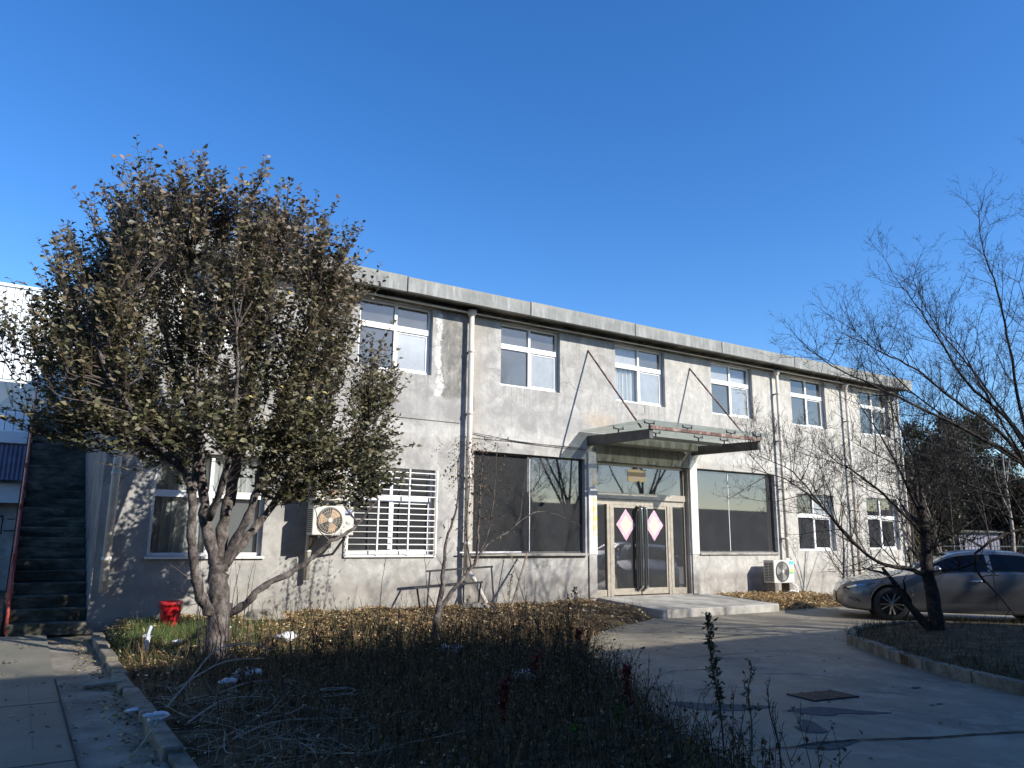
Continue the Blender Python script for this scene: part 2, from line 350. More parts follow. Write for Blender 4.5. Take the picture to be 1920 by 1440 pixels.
def leafcloud(name, P, D, N, L, W, colr, mat, parent=None, cup=.25, **props):
    P, D, N = map(np.asarray, (P, D, N)); n = len(P)
    D = D/np.linalg.norm(D, axis=1)[:, None]; S = np.cross(D, N); S /= (np.linalg.norm(S, axis=1)[:, None]+1e-9); Nn = np.cross(S, D)
    L = L[:, None]; W = W[:, None]
    v0 = P; v1 = P+D*L*.45+S*W*.5+Nn*L*cup*.4; v2 = P+D*L*.45-S*W*.5+Nn*L*cup*.4; v3 = P+D*L*.5; v4 = P+D*L-Nn*L*cup*.5
    V = np.stack([v0, v1, v2, v3, v4], 1).reshape(-1, 3); i = (np.arange(n)*5)[:, None]
    Fc = np.concatenate([i+[0, 1, 3], i+[1, 4, 3], i+[4, 2, 3], i+[2, 0, 3]], 0)
    return npmesh(name, V, Fc, mat, parent, np.concatenate([colr]*4, 0), **props)
def bladecloud(name, P, T, w, mat, colr=None, parent=None, bend=.15, **props):
    # P base points, T tip vectors ; each blade is a bent 2-quad strip turned a random way
    P, T = np.asarray(P), np.asarray(T); n = len(P); a = RNG.uniform(0, 2*PI, n); S = np.stack([np.cos(a), np.sin(a), np.zeros(n)], 1)*w[:, None]
    L = np.linalg.norm(T, axis=1)[:, None]; b = RNG.normal(0, 1, (n, 3))*L*bend; b[:, 2] = 0
    mid = P+T*.5+b; tip = P+T
    V = np.stack([P-S, P+S, mid-S*.7, mid+S*.7, tip-S*.2, tip+S*.2], 1).reshape(-1, 3); i = (np.arange(n)*6)[:, None]
    Fc = np.concatenate([i+[0, 1, 3, 2], i+[2, 3, 5, 4]], 0)
    return npmesh(name, V, Fc, mat, parent, None if colr is None else np.concatenate([colr, colr], 0), **props)

# ------------------------------------------------------------------ setting: ground, road, beds, pavement
struct(MB().quad((-900, -600, -1.75), (900, -600, -1.75), (900, 900, -1.75), (-900, 900, -1.75)).build('ground', 'ground'))
def sheet(name, mat, x0, x1, y0, y1, zf, nx, ny, **k):
    V = []; Q = []
    for j in range(ny+1):
        Y = y0+(y1-y0)*j/ny
        a = x0(Y) if callable(x0) else x0; b = x1(Y) if callable(x1) else x1
        for i in range(nx+1):
            X = a+(b-a)*i/nx; V.append((X, Y, zf(X, Y)))
    for j in range(ny):
        for i in range(nx): q = j*(nx+1)+i; Q.append((q, q+1, q+nx+2, q+nx+1))
    return npmesh(name, V, Q, mat, smooth=True, **k)
struct(sheet('road', 'road_concrete', 1.5, 60, -30, 16, lambda X, Y: road_z(Y), 4, 60))
struct(sheet('yard_ground', 'ground', -60, 1.5, -30, 32, lambda X, Y: road_z(Y)-.02, 4, 60))
EDGE = [(-6, 4.0), (0, 4.1), (3.9, 4.55), (4.9, 4.94), (6.5, 5.8), (8.5, 6.9), (9.9, 7.85), (10.3, 8.3), (11.06, 9.5), (11.46, 10.6), (11.6, 10.85), (13.5, 10.86)]
from mathutils import noise as mn
def wob(X, Y, s, a): return mn.noise(Vector((X*s, Y*s, 3.1)))*a
def xr(Y): return lerp_tab(EDGE, Y)+wob(1, Y, 1.7, .1)*(1 if Y < 11 else .2)
def bedz(X, Y):
    e = min(X-1.2, xr(Y)-X); f = sm(e, 0, .35)
    z = soil_z(Y)+wob(X, Y, 2.2, .05)+wob(X, Y, 7, .025)
    return z if Y > 12.9 and e > .3 else (road_z(Y)-.02)*(1-f)+z*f
struct(sheet('garden_bed', 'soil', lambda Y: 1.2, lambda Y: xr(Y)+.02, -6, 13.5, bedz, 70, 130))
# straw-covered bed right of the platform
struct(sheet('verge', 'soil', lambda Y: 14.35, lambda Y: 17.6, 11.55, 13.5, lambda X, Y: road_z(Y)-.03+.18*sm(Y, 11.55, 12.1)*(1-sm(X, 17., 17.6))+wob(X, Y, 4, .02), 30, 18))
# left pavement: tile strip, tan path
def strip(name, mat, x0, x1, y0, y1, dz): return struct(sheet(name, mat, x0, x1, y0, y1, lambda X, Y: road_z(Y)+dz, 2, 40))
pave = strip('pavement', 'pavement_tile', -12, .53, -8, 13.35, .02)
strip('path', 'path_tan', .53, 1.06, -8, 12.4, .006)
MB().box((.52, -8, -1.6), (.535, 9.9, -1.522)).build('pavement_edge', 'crack_dark', pave)
for xx in (.28, -.3, -1.1):
    MB().box((xx-.004, -8, -1.545), (xx+.004, 9.8, -1.528)).build('paving_joint', 'kerb_concrete', pave)
for yy in (-1, 2, 4.2, 6.4, 8.6):
    MB().box((-12, yy-.005, -1.545), (.52, yy+.005, -1.5265)).build('paving_joint', 'asphalt_patch', pave)
for r_ in range(2):
    pass
# kerb stones between path and garden
kerb = struct(MB().box((1.07, -3, -1.62), (1.19, 12.7, -1.5)).build('kerb', 'kerb_concrete'))
y = 6.1; k = 0
while y < 12.6:
    L = random.uniform(.85, 1.0); dx = random.uniform(-.025, .025); z = road_z(y+.5)
    MB().box((1.05+dx, y, z-.1), (1.19+dx, min(y+L-.015, 12.75), z+.095+random.uniform(-.015, .015))).build('kerb_stone', 'kerb_concrete', kerb, bevel=.018)
    y += L; k += 1
# right island with kerb
ISL = [(9.0, 4.1), (9.47, 5.19), (9.9, 6.0), (10.35, 6.61), (10.8, 7.2), (11.24, 7.71), (12.14, 8.22), (13.22, 8.45), (14.6, 8.25), (15.6, 7.35), (16.6, 6.35), (18.5, 4.4), (24, -1), (24, -6), (9, -6), (8.9, 2)]
cx = sum(p[0] for p in ISL)/len(ISL)+1; cy = 3.5
mb = MB(); nI = len(ISL); rings = [(1, -1.6), (1, -1.43), (.97, -1.45), (.9, -1.4), (.6, -1.35), (.3, -1.34)]
for f, z in rings:
    for p in ISL: mb.v.append((cx+(p[0]-cx)*f, cy+(p[1]-cy)*f, z+wob(p[0]*f, p[1]*f, 1, .03)))
for r_ in range(len(rings)-1):
    for i in range(nI): mb.f.append((r_*nI+i, r_*nI+(i+1) % nI, (r_+1)*nI+(i+1) % nI, (r_+1)*nI+i))
mb.f.append(tuple((len(rings)-1)*nI+i for i in range(nI)))
isl = struct(mb.build('planting_island', 'soil'))
ip = catmull([(p[0], p[1], 0) for p in ISL[:12]], 6)
acc = []; d = 0
for i in range(len(ip)-1):
    acc.append(ip[i]); d += (ip[i+1]-ip[i]).length
    if d > .8 or i == len(ip)-2:
        a, b = acc[0], ip[i+1]
        n = (b-a).normalized(); s_ = Vector((-n.y, n.x, 0))*.12
        a2 = a+n*.008; b2 = b-n*.008
        hz = random.uniform(-.012, .012)
        MB().prism([(a2.x+s_.x*.1, a2.y+s_.y*.1, -1.6), (b2.x+s_.x*.1, b2.y+s_.y*.1, -1.6), (b2.x-s_.x, b2.y-s_.y, -1.6), (a2.x-s_.x, a2.y-s_.y, -1.6)], (0, 0, .19+hz)).build('kerb_stone', 'kerb_concrete', isl, bevel=.015)
        acc = []; d = 0
# entrance platform
pl = struct(MB().prism([(10.87, 13.5, -1.24), (10.87, 11.5, -1.345), (14.4, 11.5, -1.345), (14.4, 13.5, -1.26)], (0, 0, -.4)).build('entrance_platform', 'platform_concrete', bevel=.02))
# patches and cracks on the road
def flat(name, mat, pts, z=None, n=1, h=.004):
    P = catmull([(a, b, 0) for a, b in pts]+[(pts[0][0], pts[0][1], 0)], 4)[:-1]
    P = [(p.x+random.uniform(-.012, .012), p.y+random.uniform(-.012, .012), road_z(p.y)+h) for p in P]
    return struct(MB().quad(*P).build(name, mat))
flat('road_patch', 'asphalt_patch', [(5.55, 5.82), (5.72, 5.72), (5.86, 5.55), (6.24, 5.25), (6.22, 5.15), (5.86, 5.22), (5.61, 5.38), (5.5, 5.6)])
flat('road_patch', 'asphalt_patch', [(6.22, 5.0), (6.5, 4.98), (6.71, 4.9), (6.9, 4.62), (7.05, 4.43), (6.8, 4.5), (6.6, 4.66), (6.45, 4.62), (6.3, 4.8)])
flat('road_patch', 'asphalt_patch', [(5.76, 4.54), (5.95, 4.58), (6.05, 4.68), (6.1, 4.6), (6.0, 4.45), (5.88, 4.28), (5.72, 4.33)])
flat('road_patch', 'asphalt_patch', [(5.25, 4.1), (5.45, 4.14), (5.6, 4.1), (5.87, 3.99), (5.6, 3.93), (5.39, 3.92)])
def crack(pts, w=.012):
    P = catmull([(a, b, 0) for a, b in pts], 5); L = []; Rr = []
    for i, p in enumerate(P):
        t = i/(len(P)-1); ww = w*(.3+math.sin(PI*t))*random.uniform(.5, 1.4); j = random.uniform(-.012, .012)
        L.append((p.x, p.y+ww+j, road_z(p.y)+.008)); Rr.append((p.x, p.y-ww+j, road_z(p.y)+.008))
    mb = MB()
    for i in range(len(P)-1): mb.quad(L[i], Rr[i], Rr[i+1], L[i+1])
    return struct(mb.build('road_crack', 'crack_dark'))
crack([(4.75, 4.22), (5.1, 4.14), (5.4, 4.1), (5.6, 4.06), (5.88, 3.98), (6.4, 3.75), (7.0, 3.55), (7.8, 3.3), (8.4, 3.25)], .016)
for q0, q1 in (((6.6, 8.0), (10.9, 7.4)), ((9.2, 5.1), (11.6, 11.4)), ((8.3, 10.2), (14.3, 9.7))):
    crack([(q0[0]+(q1[0]-q0[0])*k/9+random.uniform(-.015, .015), q0[1]+(q1[1]-q0[1])*k/9+random.uniform(-.015, .015)) for k in range(10)], .005)
crack([(6.4, 6.9), (6.9, 7.1), (7.4, 7.0), (7.9, 7.4), (8.5, 7.5)], .009); crack([(7.4, 7.0), (7.6, 6.5), (8.1, 6.2), (8.2, 5.8)], .008); crack([(8.9, 9.6), (9.6, 9.1), (10.4, 9.2), (11.2, 8.9)], .012)
crack([(7.6, 5.3), (7.9, 5.0), (8.05, 4.7)], .012); crack([(6.9, 5.9), (6.5, 6.1), (6.2, 6.1)], .01); crack([(8.8, 5.9), (9.0, 5.2), (9.2, 4.8)], .008)
for _ in range(12):
    X = random.uniform(6, 11); Y = random.uniform(3.5, 10)
    if X < xr(Y)+.3 or (X > 9 and Y < 8): continue
    r1 = random.uniform(.015, .06); flat('road_stain', 'asphalt_patch', [(X+r1*2*math.cos(a)*random.uniform(.3, 1.5), Y+r1*math.sin(a)*random.uniform(.3, 1.5)) for a in [k*PI/5 for k in range(10)]])
# drain cover
dr = thing('drain_cover', 'black slotted iron drain cover set in the grey concrete road', 'drain cover', (7.14, 5.23, -1.55))
mb = MB(); DX, DY = Vector((.56, -.09, 0)), Vector((-.04, -.36, 0)); O0 = Vector((6.9, 5.47, -1.5465))
def dp(u, v, z=0): return tuple(O0+DX*u+DY*v+Vector((0, 0, z)))
mb.quad(dp(0, 0), dp(0, 1), dp(1, 1), dp(1, 0)); mb.build('pit', 'sign_black', dr)
for g0 in range(3):
    for g1 in range(9):
        u = .03+.33*g0; v = .04+.107*g1
        MB().prism([dp(u, v, .004), dp(u+.29, v, .004), dp(u+.29, v+.06, .004), dp(u, v+.06, .004)], (0, 0, .006)).build('bar', 'drain_iron', dr)
mb = MB()
for u in (0, .335, .665, 1): mb.bar(dp(u, -.02, .005), dp(u, 1.02, .005), .02, .014)
mb.build('rim', 'drain_iron', dr)
# hill far right
mb = MB(); N = 60; hp = []
for j in range(6):
    for i in range(N+1):
        X = 120+i*12; Y = 140+j*45
        mb.v.append((X, Y, -2 if j == 0 else (24+i*.55+14*mn.noise(Vector((i*.13, j*.5, 0)))+3*mn.noise(Vector((i*.7, j, 2))))*(1-abs(j-2)*.22)))
for j in range(5):
    for i in range(N): q = j*(N+1)+i; mb.f.append((q, q+1, q+N+2, q+N+1))
struct(mb.build('hill', 'hill', smooth=True))

# ------------------------------------------------------------------ main building
X0, X1, FY, Z0, Z1 = 1.04, 23.05, 13.5, -1.75, 4.98
bld = thing('factory_building', 'long two storey grey plaster building with flat concrete roof edge and glass canopy', 'building', (12, FY, -1.25))
UPW = [(1.9, 3.45), (5.1, 6.67), (8.31, 9.88), (11.5, 13.09), (14.73, 16.31), (17.92, 19.46), (21.12, 22.66)]
LOW = [(1.77, 3.56), (5.05, 6.83), (17.88, 19.5), (21.08, 22.66)]
UZ = (3.21, 4.6); LZ = (-.3, 1.3); LWH = {0: (-.33, 1.35), 1: (-.31, 1.31), 2: (-.24, 1.3), 3: (-.2, 1.31)}
HOLES = [(a, b, *UZ) for a, b in UPW]+[(a, b, *LWH[i]) for i, (a, b) in enumerate(LOW)]+[(7.7, 10.56, -.29, 1.77), (14.08, 17.0, -.28, 1.77), (10.88, 13.76, -1.24, 1.75)]
xs = sorted({X0, X1}|{h[0] for h in HOLES}|{h[1] for h in HOLES}); zs = sorted({Z0, Z1}|{h[2] for h in HOLES}|{h[3] for h in HOLES})
mb = MB(); T = .24
for i in range(len(xs)-1):
    for j in range(len(zs)-1):
        a, b, c, d = xs[i], xs[i+1], zs[j], zs[j+1]; mx, mz = (a+b)/2, (c+d)/2
        if any(h[0] < mx < h[1] and h[2] < mz < h[3] for h in HOLES): continue
        mb.quad((a, FY, c), (b, FY, c), (b, FY, d), (a, FY, d)); mb.quad((b, FY+T, c), (a, FY+T, c), (a, FY+T, d), (b, FY+T, d))
for a, b, c, d in HOLES:
    mb.quad((a, FY, c), (a, FY, d), (a, FY+T, d), (a, FY+T, c)); mb.quad((b, FY, d), (b, FY, c), (b, FY+T, c), (b, FY+T, d))
    mb.quad((a, FY, c), (a, FY+T, c), (b, FY+T, c), (b, FY, c)); mb.quad((a, FY, d), (b, FY, d), (b, FY+T, d), (a, FY+T, d))
mb.build('front_wall', 'plaster', bld)
mb = MB(); mb.box((X0, FY+T, Z0), (X0+.24, 23.5, Z1)); mb.box((X1-.24, FY+T, Z0), (X1, 23.5, Z1)); mb.box((X0, 23.5, Z0), (X1, 23.74, Z1))
mb.quad((X0, FY, Z0), (X0, FY+T, Z0), (X0, FY+T, Z1), (X0, FY, Z1)); mb.quad((X1, FY, Z0), (X1, FY+T, Z0), (X1, FY+T, Z1), (X1, FY, Z1)); mb.build('end_wall', 'stair_side', bld)
# interior
mb = MB(); mb.box((X0+.3, FY+T+.01, 2.15), (X1-.3, 23.4, 2.35)); mb.box((X0+.3, FY+T+.01, -1.5), (X1-.3, 23.4, -1.24))
for xx in (4.6, 7.45, 10.7, 17.4, 20.4): mb.box((xx-.06, FY+T+.01, -1.2), (xx+.06, 23.4, 2.14))
for xx in (4.4, 7.6, 10.7, 13.9, 17.2, 20.3): mb.box((xx-.06, FY+T+.01, 2.36), (xx+.06, 23.4, 4.7))
mb.box((X0+.3, 17.5, -1.2), (X1-.3, 17.6, 2.14)); mb.box((X0+.3, 16.8, 2.36), (X1-.3, 16.9, 4.7)); mb.build('interior', 'dark_room', bld)
# roof slab, fascia panels, eave beam
mb = MB(); mb.box((X0-.2, FY-.36, 4.74), (X1+.2, 24, 4.97)); mb.build('roof', 'step_concrete', bld)
ed = [0.87, 2.98, 5.87, 8.77, 11.74, 14.68, 17.56, 20.45, 23.3]
for a, b in zip(ed, ed[1:]):
    MB().box((a+.012, FY-.46, 4.71+random.uniform(-.008, .008)), (b-.012, FY-.365, 5.02+random.uniform(-.01, .01))).build('fascia_panel', 'fascia_concrete', bld, bevel=.006)
MB().box((.8, FY-.45, 4.99), (.86, 23.9, 5.1)).build('roof_edge', 'fascia_concrete', bld)
mb = MB(); mb.box((X0-.1, FY-.1, 4.61), (X1+.1, FY-.003, 4.735)); mb.build('eave_beam', 'step_concrete', bld)
mb = MB(); mb.tube([(X0, FY-.13, 4.65), (7.4, FY-.13, 4.63)], .022, 6); mb.tube([(7.6, FY-.13, 4.63), (17.1, FY-.13, 4.64)], .014, 6); mb.tube([(17.3, FY-.13, 4.64), (22.9, FY-.13, 4.64)], .02, 6)
mb.build('eave_conduit', 'pvc_pipe', bld)
mb = MB(); mb.box((7.4, FY-.02, 2.02), (10.6, FY-.002, 2.05)); mb.box((1.1, FY-.02, 2.3), (7.35, FY-.002, 2.34)); mb.build('floor_ridge', 'plaster', bld)
for xx, w in ((7.68, .1),): MB().box((xx-.16, FY-.03, -1.3), (xx-.02, FY-.002, 2.0)).build('pilaster', 'plaster', bld)

def window(x0, x1, z0, z1, kind, tz=.36, glasses=('glass_upper',)*4, fr='white_frame', sash=True, backs=(None,)*4, sill=True):
    yf = FY+.1; w = .055; xm = (x0+x1)/2+.01; zt = z1-(z1-z0)*tz
    mb = MB(); e = .004
    mb.box((x0+e, yf, z0+e), (x0+w, yf+.07, z1-e)); mb.box((x1-w, yf, z0+e), (x1-e, yf+.07, z1-e))
    mb.box((x0+w, yf, z0+e), (x1-w, yf+.07, z0+w)); mb.box((x0+w, yf, z1-w*.8), (x1-w, yf+.07, z1-e))
    mb.box((x0+w, yf-.008, zt-.055), (x1-w, yf+.066, zt+.055))
    mb.box((xm-.028, yf-.004, zt+.055), (xm+.028, yf+.068, z1-w*.8)); mb.box((xm-.032, yf-.004, z0+w), (xm+.032, yf+.068, zt-.055))
    W = mb.build('window', fr, bld)
    cells = [(x0+w, xm-.028, zt+.055, z1-w*.8), (xm+.028, x1-w, zt+.055, z1-w*.8), (x0+w, xm-.032, z0+w, zt-.055), (xm+.032, x1-w, z0+w, zt-.055)]
    if sash:
        a, b, c, d = cells[3]; mb = MB(); s = .035; y2 = yf+.02
        mb.box((a, y2, c), (a+s, y2+.03, d)); mb.box((b-s, y2, c), (b-.012, y2+.03, d)); mb.box((a+s, y2, c), (b-s, y2+.03, c+s)); mb.box((a+s, y2, d-s), (b-s, y2+.03, d-.012))
        mb.build('sash', fr, W)
    for i, (a, b, c, d) in enumerate(cells):
        gl = glasses[i % len(glasses)]; tilt = random.uniform(-.006, .006); tz_ = random.uniform(-.005, .005)
        MB().quad((a, yf+.035, c), (b, yf+.035+tilt, c), (b, yf+.035+tilt+tz_, d), (a, yf+.035+tz_, d)).build('pane', gl, W)
        if backs[i]:
            if backs[i] == 'curtain':
                mb = MB(); n = 26; h = random.uniform(0, 9)
                f = [(a+(b-a)*k/n, yf+.12+.025*math.sin(k*1.15+h)+.012*math.sin(k*2.7), 0) for k in range(n+1)]
                for k in range(n): mb.quad((f[k][0], f[k][1], c), (f[k+1][0], f[k+1][1], c), (f[k+1][0], f[k+1][1], d), (f[k][0], f[k][1], d))
                mb.build('curtain', 'curtain', W, smooth=True)
            else: MB().box((a, yf+.1, c), (b, yf+.11, d)).build('blind', backs[i], W)
    return W
window(*UPW[0], *UZ, 0); window(*UPW[1], *UZ, 0, glasses=('glass_upper', 'glass_upper', 'glass_upper', 'glass_frost'), backs=('blind_grey',)*2+(None, 'blind_grey'))
window(*UPW[2], *UZ, 0, glasses=('glass_upper', 'glass_upper', 'glass_upper', 'glass_frost'), backs=('blind_grey', 'blind_grey', None, 'blind_grey'))
window(*UPW[3], *UZ, 0, glasses=('glass_frost', 'glass_upper', 'clear_glass', 'glass_frost'), backs=('blind', None, 'curtain', 'blind'))
window(*UPW[4], *UZ, 0, glasses=('glass_frost', 'clear_glass', 'glass_upper', 'glass_frost'), backs=('blind', 'sticker_white', None, 'blind_grey'))
window(*UPW[5], *UZ, 0); window(*UPW[6], *UZ, 0, backs=(None, None, None, 'blind'))
window(LOW[0][0], LOW[0][1], *LWH[0], 0, fr='white_frame', glasses=('clear_glass',), backs=('curtain', 'curtain', 'curtain', 'blind_grey'), tz=.4, sash=False)
WB = window(LOW[1][0], LOW[1][1], *LWH[1], 0, glasses=('glass_dark',), tz=.36)
window(LOW[2][0], LOW[2][1], *LWH[2], 0, glasses=('glass_dark', 'glass_frost', 'glass_dark', 'glass_dark'), backs=(None, 'brick_red', 'blind_grey', None), tz=.38)
window(LOW[3][0], LOW[3][1], *LWH[3], 0, glasses=('glass_dark',), tz=.38)
# burglar bars
for k in range(14):
    z = -.24+k*.113
    if k in (8,): continue
    MB().tube([(5.03, FY-.06, z), (6.86, FY-.06, z)], .011, 6).build('burglar_bar', 'white_frame', WB, smooth=True)
for xx in (5.05, 5.63, 6.25, 6.84): MB().box((xx-.014, FY-.085, -.32), (xx+.014, FY-.071, 1.3)).build('burglar_bar', 'white_frame', WB)
# shop windows
def shop(x0, x1, z0, z1, xm):
    mb = MB(); w = .035; yf = FY+.1
    mb.box((x0+.003, yf, z0+.003), (x0+w, yf+.05, z1-.003)); mb.box((x1-w, yf, z0+.003), (x1-.003, yf+.05, z1-.003)); mb.box((x0+w, yf, z0+.003), (x1-w, yf+.05, z0+w)); mb.box((x0+w, yf, z1-w), (x1-w, yf+.05, z1-.003))
    W = mb.build('shop_window', 'steel_dark', bld)
    for a, b in ((x0+w, xm-.004), (xm+.004, x1-w)):
        t = random.uniform(-.004, .004); MB().quad((a, yf+.025, z0+w), (b, yf+.025+t, z0+w), (b, yf+.025+t, z1-w), (a, yf+.025, z1-w)).build('pane', 'glass_dark', W)
    MB().box((xm-.007, yf+.012, z0+w), (xm+.007, yf+.022, z1-w)).build('glazing_seam', 'white_frame', W)
    return W
shop(7.7, 10.56, -.29, 1.77, 9.15); shop(14.08, 17.0, -.28, 1.77, 15.3)
mb = MB(); mb.box((7.62, FY-.09, -.34), (10.58, FY+.08, -.295)); mb.build('sill', 'platform_concrete', bld)
mb = MB(); mb.box((14.08, FY-.05, -.33), (17.0, FY+.08, -.285)); mb.build('sill', 'platform_concrete', bld)
for a, b, z in ((1.74, 3.6, -.335), (5.02, 6.86, -.32)): MB().box((a, FY-.05, z-.035), (b, FY+.08, z)).build('sill', 'white_frame', bld)
# lintel and posts round the entrance
MB().box((10.86, FY-.06, 1.75), (13.78, FY+.04, 2.1)).build('lintel', 'lintel_concrete', bld)
MB().box((11.0, FY-.42, 2.13), (13.72, FY-.062, 2.3)).build('shutter_box', 'lintel_concrete', bld, bevel=.02)
for (a, b) in ((10.63, 10.86), (13.79, 14.03)):
    p = MB().box((a, FY-.05, -.32), (b, FY+.02, 1.95)).build('door_post', 'post_torn', bld, bevel=.008)
    MB().box((a+.01, FY-.035, -1.24), (b-.01, FY-.002, -.325)).build('post_foot', 'plaster', bld)
MB().box((10.74, FY-.056, .1), (10.85, FY-.0515, 1.4)).build('paper_strip', 'paper_couplet', bld)
# entrance door
D = MB(); yd = FY+.1; bz = -1.235
D.box((10.885, yd, bz), (10.95, yd+.07, 1.745)); D.box((13.69, yd, bz), (13.755, yd+.07, 1.745)); D.box((10.95, yd, 1.69), (13.69, yd+.07, 1.745))
D.box((10.95, yd-.05, .93), (13.69, yd+.08, 1.07)); D.box((10.95, yd+.005, .8), (13.69, yd+.06, .925))
door = D.build('entrance_door', 'door_alu', bld)
cols = [(11.33, .085), (13.2, .085)]
for xx, w in cols:
    mb = MB(); mb.box((xx-w, yd-.02, bz), (xx-.006, yd+.05, .8)); mb.box((xx+.006, yd-.02, bz), (xx+w, yd+.05, .8)); mb.build('mullion', 'door_alu', door)
for a, b in ((10.95, 11.245), (13.285, 13.69)):
    MB().box((a, yd, bz), (b, yd+.05, bz+.14)).build('bottom_rail', 'door_alu', door); MB().quad((a, yd+.03, bz+.14), (b, yd+.03, bz+.14), (b, yd+.03, .8), (a, yd+.03, .8)).build('pane', 'glass_dark', door)
for a, b in ((11.415, 12.245), (12.285, 13.115)):
    mb = MB(); mb.box((a, yd, bz+.02), (a+.05, yd+.045, .795)); mb.box((b-.05, yd, bz+.02), (b, yd+.045, .795)); mb.box((a+.05, yd, bz+.02), (b-.05, yd+.045, bz+.16)); mb.box((a+.05, yd, .73), (b-.05, yd+.045, .795))
    mb.build('door_leaf', 'door_alu', door); MB().quad((a+.05, yd+.02, bz+.16), (b-.05, yd+.021, bz+.16), (b-.05, yd+.022, .73), (a+.05, yd+.02, .73)).build('pane', 'glass_dark', door)
for xx in (12.19, 12.34):
    P = catmull([(xx, yd, -1.12), (xx, yd-.1, -1.05), (xx, yd-.12, -.9), (xx, yd-.12, .6), (xx, yd-.1, .72), (xx, yd, .77)], 5)
    MB().tube(P, .03, 8).build('pull_handle', 'chrome', door, smooth=True)
    P = [(p[0]-.055, p[1], p[2]) for p in P]; MB().tube(P, .02, 8).build('pull_handle', 'black_metal', door, smooth=True)
MB().quad((10.95, yd+.03, 1.07), (13.69, yd+.03, 1.07), (13.69, yd+.032, 1.69), (10.95, yd+.032, 1.69)).build('transom_pane', 'glass_dark', door)
MB().box((10.95, yd+.02, 1.05), (10.96, yd+.04, 1.06)).build('threshold', 'door_alu', door)
# downpipes
def pipe(x, z0, z1, r=.055, off=.14, mat='pvc_pipe', funnel=True):
    o = MB().tube([(x, FY-off, z0), (x, FY-off, (z0+z1)/2), (x, FY-off, z1)], r, 12).build('downpipe', mat, bld, smooth=True)
    if funnel: MB().lathe((x, FY-off, z1), [(r, -.06), (r*1.7, .0), (r*1.9, .03), (r*1.9, .08), (r*1.2, .08)], 14).build('funnel', mat, o, smooth=True)
    for z in np.arange(z0+.5, z1-.3, 1.3):
        MB().lathe((x, FY-off, float(z)), [(r, -.03), (r*1.18, -.028), (r*1.18, .028), (r, .03)], 12).build('pipe_socket', mat, o, smooth=True)
        MB().box((x-.02, FY-off+r, float(z)-.015), (x+.02, FY-.001, float(z)+.015)).build('bracket', 'steel_dark', o)
    return o
pipe(7.5, -.6, 4.6); pipe(17.17, -.42, 4.55, .045); pipe(20.28, -.9, 4.55, .045); pipe(4.33, -.74, 2.4, .05, .12, funnel=False); pipe(1.2, -.86, 4.5, .06, .14); pipe(22.93, -1.2, 4.5, .04)
MB().tube([(7.5, FY-.14, -.58), (7.6, FY-.3, -.8), (7.75, FY-.5, -1.22)], .045, 10).build('pipe_shoe', 'pvc_pipe', bld, smooth=True)
# cable sagging across the wall above the shop window
MB().tube(catmull([(7.65, FY-.03, 2.12), (7.9, FY-.04, 2.1), (8.8, FY-.04, 2.03), (10.55, FY-.03, 1.98)], 5), .008, 4).build('cable', 'cable', bld)
# canopy
mb = MB(); CY0 = 11.45
for xx in (10.68, 13.96):
    mb.prism([(xx-.05, FY, 2.08), (xx-.05, CY0, 2.04), (xx-.05, CY0, 2.23), (xx-.05, FY, 2.3)], (.1, 0, 0))
can = mb.build('canopy', 'steel_dark', bld)
MB().box((10.63, CY0-.045, 2.232), (14.01, CY0+.03, 2.3)).build('front_purlin', 'rust', can); 
MB().box((10.73, 12.45, 2.2), (13.91, 12.5, 2.27)).build('cross_beam', 'steel_dark', can)
gx = [10.42, 11.76, 13.1, 14.45]
for a, b in zip(gx, gx[1:]): MB().box((a+.008, 11.36, 2.39), (b-.008, 13.46, 2.405)).build('glass_panel', 'glass_canopy', can)
for xx in (10.68, 11.76, 13.1, 13.96):
    for yy in (11.5, 12.47):
        mb = MB(); mb.tube([(xx, yy, 2.27), (xx, yy, 2.35)], .018, 6)
        for sx in (-.13, .13): mb.bar((xx, yy, 2.345), (xx+sx, yy, 2.36), .025, .02); mb.tube([(xx+sx, yy, 2.34), (xx+sx, yy, 2.43)], .016, 6)
        mb.build('glass_clamp', 'black_metal', can)
for xx in (10.68, 13.96): MB().tube([(xx, FY, 4.3), (xx, 11.75, 2.3)], .022, 8).build('tie_rod', 'rust', can, smooth=True)
# vine on the far corner (leafy) is added with the plants

# ------------------------------------------------------------------ papers on the door
def diamond(cx, label):
    t = thing('paper_diamond', label, 'paper decoration', (cx, yd+.015, .35), 'paper diamonds on the door')
    w, h = .29, .365
    def poly(s, y, n=6):
        c = [(0, h*s), (w*s, 0), (0, -h*s), (-w*s, 0)]; out = []
        for k in range(4):
            a, b = c[k], c[(k+1) % 4]
            for q in range(n): f = q/n; j = 0 if q == 0 else .006; out.append((cx+a[0]+(b[0]-a[0])*f+random.uniform(-j, j), y, .35+a[1]+(b[1]-a[1])*f+random.uniform(-j, j)))
        return out
    MB().prism(poly(1, yd+.012), (0, .003, 0)).build('sheet', 'paper_pink', t); MB().prism(poly(.64, yd+.009), (0, .002, 0)).build('printed_centre', 'paper_centre', t)
diamond(11.83, 'faded pink paper diamond on the left leaf of the entrance door'); diamond(12.71, 'faded pink paper diamond on the right leaf of the entrance door')
t = MB(); P = [(11.93+.56*i/10, yd+.022, 1.64+random.uniform(-.015, .015)) for i in range(11)]+[(12.49-.56*i/10, yd+.022, 1.36+random.uniform(-.03, .02)) for i in range(11)]
tag(t.prism(P, (0, .003, 0)).build('paper_banner', 'paper_banner', base=(12.2, yd+.02, 1.5)), 'torn faded yellow and red paper banner above the entrance door', 'paper decoration')

